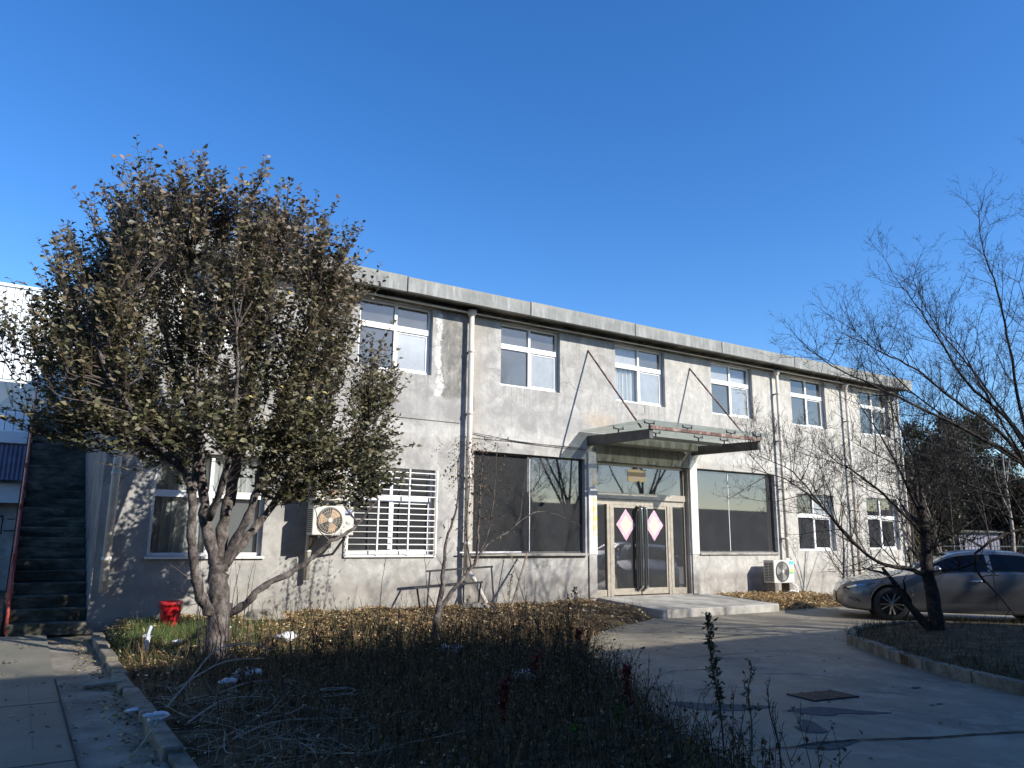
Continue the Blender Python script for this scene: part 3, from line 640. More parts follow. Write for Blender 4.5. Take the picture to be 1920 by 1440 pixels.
# ------------------------------------------------------------------ outdoor stair
st = thing('outdoor_stair', 'mossy concrete outdoor stair climbing along the end wall of the grey building', 'stairs', (.5, 13.5, -1.5))
for k in range(24):
    y0 = 13.35+.305*k; z = -1.45+.175*(k+1); j = random.uniform(-.008, .008)
    MB().box((.04+random.uniform(-.02, .02), y0+j, z-.175-.001), (1.035, y0+.34, z)).build('step', 'step_concrete', st, bevel=.014)
mb = MB(); mb.prism([(-.04, 13.45, -1.5), (-.04, 20.8, -1.5), (-.04, 20.8, 2.95), (-.04, 20.6, 2.95), (-.04, 13.5, -1.15)], (.07, 0, 0)); mb.build('string_wall', 'bark_dark', st)
MB().prism([(-.02, 13.6, -1.0), (-.02, 13.6, -.2), (-.02, 20.7, 3.7), (-.02, 20.7, 2.9)], (.02, 0, 0)) if False else None
for k in range(6):
    y0 = 13.7+1.35*k; z = -1.2+.574*(y0-13.5); MB().tube([(.0, y0, z), (.0, y0, z+.8)], .018, 6).build('baluster', 'handrail_red', st)
MB().tube([(.03, 13.35, -1.4), (.02, 13.7, -.4), (.0, 20.5, 3.55)], .024, 8).build('handrail', 'handrail_red', st, smooth=True)
MB().tube([(.0, 13.7, -.85), (.0, 20.5, 3.1)], .014, 6).build('handrail', 'handrail_red', st, smooth=True)
MB().box((-.04, 20.75, 2.6), (1.035, 23, 2.76)).build('landing', 'step_concrete', st)

# ------------------------------------------------------------------ white clad building at the left
lb = thing('clad_building', 'white metal clad building with a corrugated awning behind the outdoor stair', 'building', (-2, 24, -1.4))
LY = 24.0
MB().box((-14, LY+.03, -1.6), (2.6, 34, 6.45)).build('core_wall', 'white_metal', lb)
MB().box((-8.1, LY+.022, 4.05), (2.55, LY+.0298, 6.5)).box((-8.1, LY+.022, 2.66), (2.55, LY+.0298, 3.2)).build('seam_backing', 'steel_dark', lb)
x = -8.0
while x < 2.6:
    for (z0, z1) in ((4.05, 6.58), (2.66, 3.2)):
        mb = MB(); mb.box((x+.008, LY-.012, z0), (x+.192, LY+.021, z1)); mb.build('cladding_panel', 'white_metal', lb)
    x += .2
MB().box((-14, LY-.06, 6.58), (2.6, LY+.2, 6.66)).build('roof_trim', 'white_metal', lb)
for a in (-3.7, -2.3, -.93):
    mb = MB(); b = a+1.15; z0, z1 = 3.24, 4.02; w = .05
    mb.box((a, LY-.02, z0), (a+w, LY+.02, z1)); mb.box((b-w, LY-.02, z0), (b, LY+.02, z1)); mb.box((a+w, LY-.02, z0), (b-w, LY+.02, z0+w)); mb.box((a+w, LY-.02, z1-w), (b-w, LY+.02, z1)); mb.box(((a+b)/2-.02, LY-.02, z0+w), ((a+b)/2+.02, LY+.02, z1-w))
    W = mb.build('window', 'white_frame', lb); MB().box((a+w, LY+.004, z0+w), (b-w, LY+.01, z1-w)).build('pane', 'glass_dark', W); MB().box((a+w, LY+.012, z0+w), (b-w, LY+.028, z1-w)).build('pane_backing', 'dark_room', W)
MB().box((-8, LY-.7, 2.28), (.05, LY+.02, 2.6)).build('ledge', 'white_metal', lb, bevel=.02)
x = -4.0
while x < .05:
    MB().prism([(x, LY-.62, 2.24), (x+.05, LY-.65, 2.24), (x+.1, LY-.62, 2.24)], (0, -.15, -.9)).build('awning_rib', 'awning_sheet', lb); x += .1
MB().prism([(-8, LY-.6, 2.26), (.1, LY-.6, 2.26), (.1, LY-.75, 1.33), (-8, LY-.75, 1.33)], (0, .01, 0)).build('awning_back', 'awning_sheet', lb)
MB().box((-8, LY-.45, .78), (.02, LY, 1.28)).build('door_header', 'white_metal', lb); MB().box((-.02, LY-.45, -1.5), (.14, LY, .78)).build('door_jamb', 'white_metal', lb)
MB().box((-3, LY-.1, -1.42), (-.03, LY-.03, .77)).build('door_leaf', 'platform_concrete', lb)
mb = MB()
for a, b, c, d in ((-.62, -.33, .42, .46), (-.36, -.33, -.02, .46), (-.6, -.44, .28, .31), (-.46, -.44, -.0, .31), (-.6, -.58, .0, .3), (-.24, -.08, .36, .385), (-.3, -.02, .06, .09)): mb.box((a, LY-.112, c), (b, LY-.101, d))
mb.build('painted_character', 'sign_black', lb)

# ------------------------------------------------------------------ air conditioners
def ac(loc, w, h, d, fan, label, radial=True, stick=()):
    t = thing('air_conditioner', label, 'air conditioner', loc); x, y, z = loc
    MB().box((x, y, z), (x+w, y+d, z+h)).build('casing', 'ac_white', t, bevel=.014)
    c = (x+w*.41, y-.002, z+h*.5); r = min(w*.34, h*.43)
    MB().lathe((c[0], y+.0, c[2]), [(0, -.004), (r, -.004), (r*1.04, -.012), (r*1.06, -.003)], 28, 'y').build('fan_well', 'ac_dark', t)
    mb = MB()
    for k in range(3):
        a = k*2*PI/3+.4; p = []
        for q in range(6): b = a+q*.2; p.append((c[0]+r*.9*math.cos(b), y-.008, c[2]+r*.9*math.sin(b)))
        mb.prism([(c[0], y-.008, c[2])]+p, (0, .002, 0))
    mb.build('fan_blade', fan, t)
    mb = MB(); n = 30
    if radial:
        for k in range(n): a = 2*PI*k/n; mb.tube([(c[0]+r*.18*math.cos(a), y-.022, c[2]+r*.18*math.sin(a)), (c[0]+r*1.0*math.cos(a+.15), y-.018, c[2]+r*1.0*math.sin(a+.15))], .0022, 4)
    for rr in (1., .75, .5) if radial else (1., .9, .8, .7, .6, .5, .4, .3): mb.tube([(c[0]+r*rr*math.cos(2*PI*k/28), y-.022, c[2]+r*rr*math.sin(2*PI*k/28)) for k in range(29)], .0028, 4, False)
    mb.build('fan_guard', 'cream_frame' if radial else 'ac_fan_grey', t)
    MB().lathe((c[0], y-.02, c[2]), [(0, -.012), (r*.18, -.01), (r*.2, .005)], 16, 'y').build('guard_badge', 'ac_white', t)
    for k in range(12):
        zz = z+.05+(h-.1)*k/12
        for u in (0, 1): MB().box((x-.003, y+.03+u*(d/2-.02), zz), (x+.002, y+d/2-.005+u*(d/2-.025), zz+(h-.1)/12*.6)).build('vent_slot', 'ac_dark', t)
    for m_, a, b, cc, dd in stick: MB().box((x+w*a, y-.004, z+h*cc), (x+w*b, y-.001, z+h*dd)).build('sticker', m_, t)
    return t
ac((4.22, 12.9, .03), .74, .5, .3, 'ac_fan', 'lower of the two stacked white air conditioner units beside the barred window', True, [('sticker_blue', .77, .95, .68, .86), ('sticker_white', .78, .94, .7, .75)])
ac((4.24, 12.9, .62), .74, .52, .3, 'ac_fan', 'upper of the two stacked white air conditioner units beside the barred window', True, [('sticker_blue', .77, .95, .66, .9), ('sticker_white', .78, .9, .7, .76)])
ac((16.05, 12.92, -1.02), .78, .56, .32, 'ac_fan_grey', 'white air conditioner unit on bricks at the wall foot right of the entrance', False, [('sticker_cyan', .77, .97, .8, .95), ('sticker_yellow', .8, .95, .5, .62), ('sticker_green', .8, .95, .4, .48), ('sticker_white', .79, .96, .64, .78)])
for z in (.0, .59):
    t = thing('wall_bracket', 'steel bracket carrying the %s stacked air conditioner unit' % ('lower' if z < .1 else 'upper'), 'bracket', (4.6, 13.4, z))
    for xx in (4.34, 4.82): MB().bar((xx, 12.88, z+.005), (xx, FY, z+.005), .035, .04).build('arm', 'black_metal', t); MB().bar((xx, 12.95, z-.01), (xx, FY, z-.3), .03, .03).build('strut', 'black_metal', t)
for i, (xx, l) in enumerate(((16.1, 'left'), (16.65, 'right'))):
    tag(MB().box((xx, 12.95, -1.3), (xx+.14, 13.2, -1.03)).build('brick_support', 'stone_grey', base=(xx, 13, -1.3), bevel=.01), 'rough brick support under the %s side of the ground air conditioner' % l, 'brick')
tag(MB().tube(catmull([(16.75, 13.1, -.95), (16.95, 13.0, -1.1), (16.9, 12.9, -1.24), (16.6, 12.85, -1.2), (16.5, 12.9, -1.25)], 5), .018, 6).build('drain_hose', 'sticker_white', base=(16.8, 13, -1.2)), 'pale refrigerant hose looping from the ground air conditioner', 'hose')

# ------------------------------------------------------------------ bucket, props by the wall
bk = thing('bucket', 'bright red plastic bucket with lid on the ground by the wall', 'bucket', (2.05, 12.55, -1.31))
bz0 = -1.32
MB().lathe((2.05, 12.55, bz0), [(0, 0), (.12, 0), (.126, .01), (.148, .3), (.152, .31), (.152, .335), (.148, .34)], 28).build('body', 'red_plastic', bk, smooth=True)
MB().lathe((2.05, 12.55, bz0+.335), [(.156, -.03), (.162, -.028), (.162, .02), (.152, .032), (.146, .018), (0, .016)], 28).build('lid', 'red_plastic', bk, smooth=True)
MB().tube([(2.05+.158*math.cos(a), 12.55+.158*math.sin(a), bz0+.3-.13*abs(math.sin((a-PI)))) for a in [PI+PI*k/14 for k in range(15)]], .004, 5).build('handle', 'black_metal', bk)
tr = thing('steel_trestle', 'dark steel folding trestle with crossed legs leaning before the grey wall', 'trestle', (6.9, 12.8, -1.3))
for a, b in (((6.42, 12.95, -.6), (7.85, 12.95, -.53)), ((5.97, 12.5, -.86), (7.36, 12.5, -.79))): MB().bar(a, b, .035, .035).build('rail', 'black_metal', tr)
for a, b in (((7.82, 12.95, -.54), (7.6, 12.45, -1.36)), ((7.32, 12.5, -.8), (7.62, 13.1, -1.3)), ((6.5, 12.95, -.6), (6.2, 12.45, -1.36)), ((6.03, 12.5, -.86), (6.4, 13.1, -1.3))): MB().bar(a, b, .028, .028).build('leg', 'black_metal', tr)
tag(MB().tube([(8.89, 13.3, -.28), (8.17, 12.8, -1.36)], [.02, .026], 7).build('garden_stake', 'bamboo', base=(8.17, 12.8, -1.36)), 'thicker brown bamboo stake leaning left against the big window sill', 'stake')
tag(MB().tube([(8.53, 13.35, -.33), (8.56, 12.8, -1.36)], [.011, .013], 6).build('garden_stake', 'bamboo', base=(8.56, 12.8, -1.36)), 'thin bamboo stake crossing the thicker stake below the big window', 'stake')
tag(MB().tube([(7.35, 13.38, -.275), (8.1, 13.37, -.27), (8.8, 13.4, -.265)], .016, 8).build('white_tube', 'plastic_white', base=(8, 13.4, -.28)), 'long white plastic tube lying on the sill of the big window', 'tube')
tag(MB().tube([(.77, 9.26, -1.52), (1.1, 9.03, -1.46)], [.03, .035], 6).build('wooden_stick', 'wood_pale', base=(.9, 9.1, -1.52)), 'pale broken wooden stick lying on the tan path against the kerb', 'stick')
def lump(name, c, r, mat, seed, label, cat, flat_=.6):
    mb = MB(); n, m = 12, 7
    for j in range(m+1):
        ph = PI*j/m
        for i in range(n):
            th = 2*PI*i/n; d = Vector((math.sin(ph)*math.cos(th), math.sin(ph)*math.sin(th), math.cos(ph)))
            k = 1+.45*mn.noise(d*1.6+Vector((seed, 0, 0)))+.25*mn.noise(d*4+Vector((seed, 5, 0))); p = d*r*k; mb.v.append((c[0]+p.x*1.3, c[1]+p.y, c[2]+p.z*flat_))
    for j in range(m):
        for i in range(n): mb.f.append((j*n+i, (j+1)*n+i, (j+1)*n+(i+1) % n, j*n+(i+1) % n))
    return tag(mb.build(name, mat, base=c), label, cat)
lump('concrete_lump', (3.45, 12.7, -1.25), .24, 'stone_grey', 2.2, 'broken concrete lump behind the big tree near the wall', 'rubble', .55)
lump('flat_stone', (7.45, 12.95, -1.25), .22, 'stone_grey', 5.2, 'flat stone below the end of the white downpipe', 'stone', .3)
def bag(c, r, seed, label, flat_=.5):
    mb = MB(); n, m = 14, 9
    for j in range(m+1):
        ph = PI*j/m
        for i in range(n):
            th = 2*PI*i/n; d = Vector((math.sin(ph)*math.cos(th), math.sin(ph)*math.sin(th), math.cos(ph)))
            k = .85+.6*mn.noise(d*1.9+Vector((seed, 0, 0)))+.3*mn.noise(d*4.5+Vector((seed, 5, 0))); p = d*r*k; mb.v.append((c[0]+p.x*1.4, c[1]+p.y, c[2]+p.z*flat_))
    for j in range(m):
        for i in range(n): mb.f.append((j*n+i, (j+1)*n+i, (j+1)*n+(i+1) % n, j*n+(i+1) % n))
    tag(mb.build('plastic_bag', 'plastic_white', base=c, smooth=True), label, 'plastic bag')
for i, (x, y, r, lb_) in enumerate(((3.34, 11.04, .12, 'crumpled white plastic bag in the sunlit weeds right of the big tree'), (2.72, 11.9, .05, 'small white plastic scrap beside the big tree trunk'), (4.98, 9.25, .13, 'grey white plastic bag at the foot of the small tree'),
        (4.77, 7.19, .12, 'white plastic bag in the dark weeds by the road bend'), (2.24, 8.72, .12, 'white plastic bag in the shade in front of the big tree'), (2.0, 8.45, .07, 'small torn plastic scrap in the shade left of the shaded bag'),
        (1.12, 7.03, .07, 'flat white plastic scrap lying on the kerb end'), (1.02, 7.61, .05, 'small white plastic scrap on the path beside the kerb'), (1.62, 11.6, .05, 'white scrap in the green grass left of the bucket'), (1.95, 11.2, .05, 'white scrap among leaves in front of the red bucket'))):
    bag((x, y, soil_z(y)+.05+.3*r if i not in (6, 7) else -1.43-.05*(i == 7)), r, i*3.7, lb_, .55)
tag(MB().tube(catmull([(1.55, 11.0, -1.46), (1.56, 11.02, -1.3), (1.6, 11.05, -1.14)], 3), [.03]*7, 6).build('plastic_stake', 'plastic_white', base=(1.55, 11, -1.5)), 'short pale plastic stake standing in the grass before the red bucket', 'stake')

# ------------------------------------------------------------------ trees
def side_twigs(mb, P, r0, dens, length, levels, up=.25, spread=.9, mn_n=3, rec=None, start=.1, seg=4):
    L = sum((P[i+1]-P[i]).length for i in range(len(P)-1)); n = max(1, int(L*dens))
    for k in range(n):
        t = start+(1-start)*(k+random.random())/n; i = min(len(P)-2, int(t*(len(P)-1))); a = P[i].lerp(P[i+1], random.random())
        d = (P[i+1]-P[i]).normalized(); s = rv(); s = (s-d*s.dot(d)).normalized()
        dd = (d*random.uniform(.3, 1)+s*spread+Vector((0, 0, up))).normalized()
        l = length*random.uniform(.35, 1.1)*(1-.45*t); Q = [a]; r = max(.0024, r0*(1-.4*t)*.62)
        for q in range(seg): dd = (dd+rv(.22)+Vector((0, 0, up*.3))).normalized(); Q.append(Q[-1]+dd*(l/seg))
        mb.tube(Q, [r*(1-.7*j/seg) for j in range(seg+1)], mn_n, False)
        if rec is not None: rec.append(Q)
        if levels > 1: side_twigs(mb, Q, r*.8, dens*1.5, length*.47, levels-1, up, spread, 3, rec, .12, 3 if levels > 2 else 2)

def main_tree():
    t = thing('leafy_tree', 'large multi stemmed tree with dense brown green leaves at left', 'tree', (2.22, 10.2, -1.5))
    Y = 10.2; tk = MB()
    def C(pts, r0, r1, n=9):
        P = catmull([(a, b if b is not None else Y, c) for a, b, c in pts], 5); m = len(P)
        P = [p+rv(.012) for p in P]
        tk.tube(P, [(r0+(r1-r0)*i/(m-1))*(1+.14*math.sin(i*2.1)) for i in range(m)], n); return P
    limbs = []
    tk.tube([(2.24, Y, -1.7), (2.24, Y, -1.5), (2.24, Y, -1.3), (2.23, Y, -1.05), (2.24, Y, -.82)], [.22, .165, .14, .135, .145], 12)
    limbs.append(C([(2.24, Y, -.95), (2.19, Y, -.6), (2.17, Y+.02, -.36)], .13, .11, 12))
    limbs.append(C([(2.18, Y, -.95), (2.05, Y-.1, -.85), (1.88, Y-.2, -.5), (1.78, Y-.25, 0), (1.73, Y-.25, .55), (1.5, Y-.4, .85), (1.15, Y-.6, 1.15), (.7, Y-.7, 1.7), (.4, Y-.8, 2.3)], .075, .02))
    limbs.append(C([(1.73, Y-.25, .5), (1.8, Y-.1, 1.1), (1.75, Y+.1, 1.9), (1.6, Y+.2, 2.8), (1.5, Y+.2, 3.8)], .06, .015))
    limbs.append(C([(2.17, Y, -.4), (2.0, Y+.05, .1), (1.93, Y+.1, .6), (1.8, Y+.2, 1.3), (1.5, Y+.5, 2.2), (1.2, Y+.8, 3.2)], .085, .017))
    limbs.append(C([(2.17, Y, -.4), (2.22, Y+.1, .2), (2.3, Y+.15, .8), (2.4, Y+.2, 1.6), (2.5, Y+.2, 2.6), (2.4, Y+.3, 3.8)], .085, .017))
    limbs.append(C([(2.2, Y, -.4), (2.4, Y-.1, .1), (2.5, Y-.2, .5), (2.55, Y-.3, 1.0), (2.75, Y-.4, 1.9), (3.0, Y-.5, 3.1)], .065, .015))
    limbs.append(C([(2.24, Y, -.35), (2.55, Y+.2, .0), (2.95, Y+.4, .5), (3.2, Y+.6, 1.0), (3.5, Y+.7, 1.8), (3.7, Y+.8, 2.7)], .065, .016))
    limbs.append(C([(2.95, Y+.4, .5), (3.3, Y+.3, .8), (3.8, Y+.1, 1.1), (4.1, Y, 1.6)], .045, .015))
    limbs.append(C([(2.28, Y, -1.0), (2.5, Y-.15, -.82), (2.7, Y-.25, -.6), (3.1, Y-.35, -.38), (3.4, Y-.4, -.1), (3.75, Y-.45, .12), (4.05, Y-.5, .5)], .055, .013))
    limbs.append(C([(2.0, Y-.1, .2), (2.05, Y-.6, .8), (2.0, Y-1.0, 1.6), (1.9, Y-1.2, 2.4)], .05, .014))
    limbs.append(C([(2.3, Y+.1, .4), (2.5, Y+.8, 1.2), (2.6, Y+1.3, 2.2), (2.6, Y+1.4, 3.0)], .05, .014))
    limbs.append(C([(1.5, Y-.4, .85), (1.1, Y+.0, 1.2), (.8, Y+.3, 1.9), (.75, Y+.3, 2.8)], .04, .012))
    tk.build('trunk', 'bark', t, smooth=True)
    OUT = [(.4, 1.0, 3.8), (.75, .4, 4.25), (.95, .0, 4.35), (1.26, -.35, 4.6), (1.68, -.65, 4.65), (2.11, -.68, 4.6), (2.68, -.5, 4.25), (3.12, -.25, 4.12), (3.57, .1, 4.0), (3.94, .15, 3.6), (4.32, .3, 3.45), (4.6, .4, 2.95), (4.8, .55, 2.7)]
    def lim(z): return lerp_tab([(a, b) for a, b, c in OUT], z), lerp_tab([(a, c) for a, b, c in OUT], z)
    nodes = []
    for i, P in enumerate(limbs):
        if i == 0: continue
        for j, p in enumerate(P):
            if j > len(P)*.3: nodes.append(p)
    sec = MB(); shoots = []; tgt = 0; tries = 0
    while tgt < 556 and tries < 14000:
        tries += 1
        z = random.uniform(.85, 4.4) if random.random() < .93 else random.uniform(.5, 1.6); a, b = lim(z); h = (b-a)/2; cx_ = (a+b)/2
        u = random.uniform(-1, 1); v = random.uniform(-1, 1)
        if u*u+v*v > 1: continue
        q = Vector((cx_+u*h*.93, Y+v*min(h, 1.9)*(.42+.1*z), z))
        if tgt >= 520: q = Vector((random.uniform(2.6, 3.9), Y+random.uniform(-.6, .5), random.uniform(.35, 1.0)))
        if z < 1.0 and random.random() < .15: continue
        below = [p for p in nodes if p.z < q.z-.15+(.35 if q.z < 1.2 else 0)]
        if not below: continue
        p = min(below, key=lambda k: (k-q).length+.3*abs(k.x-q.x)); d = q-p
        m1 = p+d*.35+Vector((d.x*.1, d.y*.1, -.03*d.z))+rv(.05); m2 = p+d*.7+Vector((d.x*.08, d.y*.08, 0))+rv(.05)
        P = catmull([p, m1, m2, q], 3); r = .006+.007*d.length
        sec.tube(P, [r*(1-.7*i/(len(P)-1)) for i in range(len(P))], 4, False); tgt += 1
        for k in range(9):
            s = P[random.randrange(len(P)//3, len(P))]+rv(.02)
            lean = Vector(((s.x-2.2)*.16+random.uniform(-.35, .35), (s.y-Y)*.18+random.uniform(-.35, .35), 1.0)).normalized()
            if s.z < 1.3: lean = (lean+Vector(((s.x-2.2)*.35, (s.y-Y)*.3, -.35))+rv(.5)).normalized()
            L = random.uniform(.3, .72); 
            top = s+lean*L; a2, b2 = lim(top.z); top_lim = 4.86 if random.random() < .03 else 4.6
            if top.z > top_lim: L *= .5
            if (top.x < a2-.08 or top.x > b2+.08) and random.random() < .8: L *= .45
            shoots.append((s, lean, L))
    for i, P in enumerate(limbs[1:]): side_twigs(sec, P, .012, 2.0, .5, 1, .4, start=.4)
    P, D, N, L_, W_, Cc = [], [], [], [], [], []
    for s, lean, L in shoots:
        bend = rv(.12); pts = [s, s+lean*L*.5+bend*L*.3, s+lean*L+bend*L]
        sec.tube(pts, [.0042, .003, .0015], 3, False)
        n = int(L/.036); tone = random.random(); ph = random.uniform(0, 6)
        for k in range(n):
            f = .08+.92*(k+.5)/n; c = (pts[0].lerp(pts[1], f*2) if f < .5 else pts[1].lerp(pts[2], f*2-1))
            if random.random() < .16: continue
            a = ph+k*2.4; o = Vector((math.cos(a), math.sin(a), random.uniform(.0, .55))); dd = (o+lean*.3).normalized()
            P.append(c); D.append(dd); nn = (Vector((.25, -.4, .7))+rv(.8)-dd*.2); N.append(nn)
            l = random.uniform(.048, .1); L_.append(l); W_.append(l*random.uniform(.5, .72))
            zf = (c.z-.8)/3.6
            g = np.array((.14, .135, .062)); br = np.array((.22, .155, .1)); gr = np.array((.27, .22, .17)); ye = np.array((.55, .45, .14)); dk = np.array((.07, .072, .035))
            w = min(1, max(0, zf*.9+random.uniform(-.35, .35)))
            cc = g*(1-w)+(br if tone < .6 else gr)*w
            q = random.random()
            if q < .007: cc = ye
            elif q < .25: cc = dk
            elif q < .23: cc = np.array((.2, .09, .05))
            Cc.append(cc*random.uniform(.7, 1.35))
    # scattered inner leaves that fill the heart of the crown
    sec.build('branch', 'twig', t, smooth=True, kind='stuff')
    leafcloud('foliage', np.array(P), np.array(D), np.array(N), np.array(L_), np.array(W_), np.array(Cc), 'leaf', t, kind='stuff')
    # suckers round the foot and dead twigs low on the limbs
    mb = MB()
    for k in range(46):
        a = random.uniform(0, 2*PI); r = random.uniform(.14, .42); b = Vector((2.24+r*math.cos(a), Y+r*math.sin(a), -1.5)); h = random.uniform(.4, 1.25)
        mb.tube([b, b+Vector((random.uniform(-.05, .05), 0, h*.5)), b+Vector((random.uniform(-.12, .12), random.uniform(-.1, .1), h))], [.006, .005, .002], 3, False)
    side_twigs(mb, limbs[9], .016, 13, .55, 2, .35); side_twigs(mb, limbs[1][:22], .012, 7, .5, 2, .1)
    mb.build('sucker', 'twig', t, kind='stuff')
    return t
main_tree()

def bare_tree(name, label, cat_, base, limbs, mat, dens, ln, lv, twigmat=None, group=None, up=.25, spread=.9, twr=1., rs=1.):
    t = thing(name, label, cat_, base, group); tk = MB(); tw = MB()
    for pts, r0, r1, tws in limbs:
        P = catmull(pts, 5); m = len(P); P = [P[0]]+[p+rv(.01+.02*r0) for p in P[1:]]
        rr = 1 if pts[0][2] < -1.3 else rs; tk.tube(P, [rr*(r0+(r1-r0)*(i/(m-1))**.8) for i in range(m)], 8 if r0 > .03 else 5)
        if tws: side_twigs(tw, P, max(r1*2., .013)*twr, dens*tws, ln, lv, up, spread)
    tk.build('trunk', mat, t, smooth=True); tw.build('twigs', twigmat or mat, t, kind='stuff'); return t
Ya = 7.1
def A(x, z, dy=0): return (x, Ya+dy, z)
bare_tree('bare_tree', 'dark leafless tree with leaning trunk on the planted island', 'tree', (12.75, 7.1, -1.4), [
    ([A(12.8, -1.6), A(12.75, -1.4), A(12.69, -.78), A(12.6, -.44), A(12.66, .16), A(12.59, .68)], .14, .07, .3),
    ([A(12.59, -.5), A(12.1, -.4, .1), A(11.6, -.31, .2), A(11.14, -.02, .3), A(10.5, .45, .3), A(9.6, .85, .2), A(8.6, 1.0, .1)], .07, .008, 1),
    ([A(11.3, -.1, .3), A(10.9, .5, .6), A(10.4, 1.1, .8), A(9.6, 1.4, 1.)], .035, .006, 1),
    ([A(12.64, .1), A(12.2, .6, .2), A(11.6, 1.0, .3), A(10.8, 1.2, .2), A(9.8, 1.25, 0)], .05, .006, 1),
    ([A(12.6, .4), A(12.3, 1.1, .1), A(11.9, 1.8, .2), A(11.6, 2.4, .4)], .05, .006, 1),
    ([A(12.62, .5), A(12.6, 1.2), A(12.7, 2.0, .3), A(12.6, 2.8, .5)], .05, .006, 1),
    ([A(12.6, .3), A(13.0, 1.0, .3), A(13.5, 1.7, .4), A(13.9, 2.4, .5)], .05, .006, 1),
    ([A(12.66, -.2), A(12.3, .1, -.4), A(11.7, .5, -.8), A(11.0, .7, -1.1)], .035, .006, 1),
    ([A(12.66, -.1), A(13.2, .3, -.4), A(13.9, .8, -.7)], .035, .006, 1)], 'bark_dark', 6.0, 1.4, 4, spread=.9, rs=.62, twr=1.15)
Yb = 6.0
def B(x, z, dy=0): return (x, Yb+dy, z)
bare_tree('bare_tree', 'spreading leafless tree whose branches fan in from the right edge', 'tree', (14.7, 6.0, -1.4), [
    ([B(14.75, -1.6), B(14.7, -.9), B(14.7, -.25), B(14.5, .4), B(14.3, .8)], .17, .12, .2),
    ([B(14.3, .7), B(13.75, 1.3), B(12.5, 1.7, .1), B(11.2, 2.0, .2), B(10.2, 2.25, .3), B(9.3, 2.4, .3), B(8.7, 2.6, .3)], .06, .006, 1),
    ([B(14.2, .9), B(13.3, 1.7), B(12.3, 2.2, .2), B(11.2, 2.6, .2), B(10.4, 2.8, .3), B(9.8, 3.05, .3)], .055, .006, 1),
    ([B(14.3, 1.0), B(13.6, 1.9), B(12.9, 2.6, .3), B(12.2, 3.2, .3), B(11.6, 3.7, .3), B(11.0, 4.1, .3)], .055, .006, 1),
    ([B(14.3, 1.1), B(13.9, 2.3), B(13.6, 3.2, -.1), B(13.4, 4.2, -.1), B(13.3, 5.0), B(13.35, 5.7)], .055, .006, 1),
    ([B(14.4, .9), B(14.3, 2.2, -.3), B(14.5, 3.6, -.4), B(14.8, 5.2, -.4), B(15.2, 6.8, -.3)], .06, .006, 1),
    ([B(14.3, 1.0), B(13.6, 2.1, -.5), B(12.8, 3.0, -.8), B(12.3, 3.9, -.9)], .045, .006, 1),
    ([B(14.2, .8), B(13.2, 1.2, -.3), B(12.2, 1.7, -.5), B(11.3, 2.4, -.6), B(10.7, 3.0, -.6)], .045, .006, 1),
    ([B(14.3, .7), B(13.4, .8, .3), B(12.4, 1.1, .6), B(11.3, 1.2, .7), B(10.3, 1.5, .8)], .04, .006, 1),
    ([B(14.5, .3), B(13.6, .2, .2), B(12.9, -.1, .4), B(12.75, -.35, .4), B(12.95, -.6, .4)], .045, .02, .6),
    ([B(13.9, .25, .1), B(13.2, .6, .3), B(12.3, .7, .4), B(11.7, 1.0, .5)], .03, .006, 1),
    ([B(13.75, 1.3), B(12.9, 1.9, .5), B(12.0, 2.6, .9), B(11.4, 3.3, 1.1)], .035, .006, 1),
    ([B(14.1, 1.6), B(13.6, 2.9, .5), B(13.0, 3.8, .8), B(12.6, 4.7, .9)], .035, .006, 1)], 'bark_dark', 5.2, 1.35, 4, up=.2, spread=.7, rs=.66, twr=1.25)
# small tree before the wall
Yc = 10.9
def Cc_(x, z, dy=0): return (x, Yc-.35+dy, z)
stree = bare_tree('small_tree', 'slim young tree with few drooping leaves standing before the barred window', 'tree', (5.42, 10.55, -1.45), [
    ([Cc_(5.42, -1.65), Cc_(5.42, -1.4), Cc_(5.44, -1.13)], .075, .06, 0),
    ([Cc_(5.43, -1.18), Cc_(5.5, -.75), Cc_(5.53, -.4), Cc_(5.56, -.02), Cc_(5.72, .5), Cc_(5.74, 1.3)], .05, .008, .9),
    ([Cc_(5.44, -1.1), Cc_(5.72, -.75), Cc_(5.95, -.5), Cc_(6.1, -.3), Cc_(6.12, .2), Cc_(6.15, .9), Cc_(6.2, 1.4)], .042, .007, 1.2),
    ([Cc_(6.05, -.35), Cc_(6.35, -.05), Cc_(6.7, .12), Cc_(7.1, .4), Cc_(7.5, .44), Cc_(7.9, .33), Cc_(8.2, .2)], .016, .004, .5),
    ([Cc_(6.7, .12), Cc_(6.9, .35), Cc_(6.95, .7), Cc_(7.0, 1.0)], .01, .003, .5),
    ([Cc_(6.08, -.35), Cc_(6.3, .1), Cc_(6.4, .7), Cc_(6.45, 1.5)], .016, .004, 1.3),
    ([Cc_(6.0, -.45), Cc_(5.9, .1), Cc_(5.95, .8), Cc_(5.9, 1.3)], .016, .004, 1.3),
    ([Cc_(5.45, -1.15), Cc_(5.25, -.7), Cc_(5.2, -.2)], .012, .003, .7)], 'bark', 4.5, .42, 2, 'twig', up=.5, spread=.6, twr=.6)
P, D, N, L_, W_, Q = [], [], [], [], [], []
for k in range(620):
    x = random.gauss(6.12, .24) if k > 130 else random.gauss(5.72, .13); z = random.uniform(.0, 1.6) if k > 130 else random.uniform(.75, 1.5)
    P.append((x, Yc-.35+random.uniform(-.4, .4), z)); D.append((random.uniform(-1, 1), random.uniform(-1, 1), random.uniform(-.9, .1))); N.append((random.uniform(-.4, .4), random.uniform(-.4, .4), 1)); l = random.uniform(.04, .075); L_.append(l); W_.append(l*.5)
    Q.append(np.array(random.choice([(.16, .11, .07), (.1, .09, .045), (.2, .1, .06), (.07, .065, .035)]))*random.uniform(.7, 1.2))
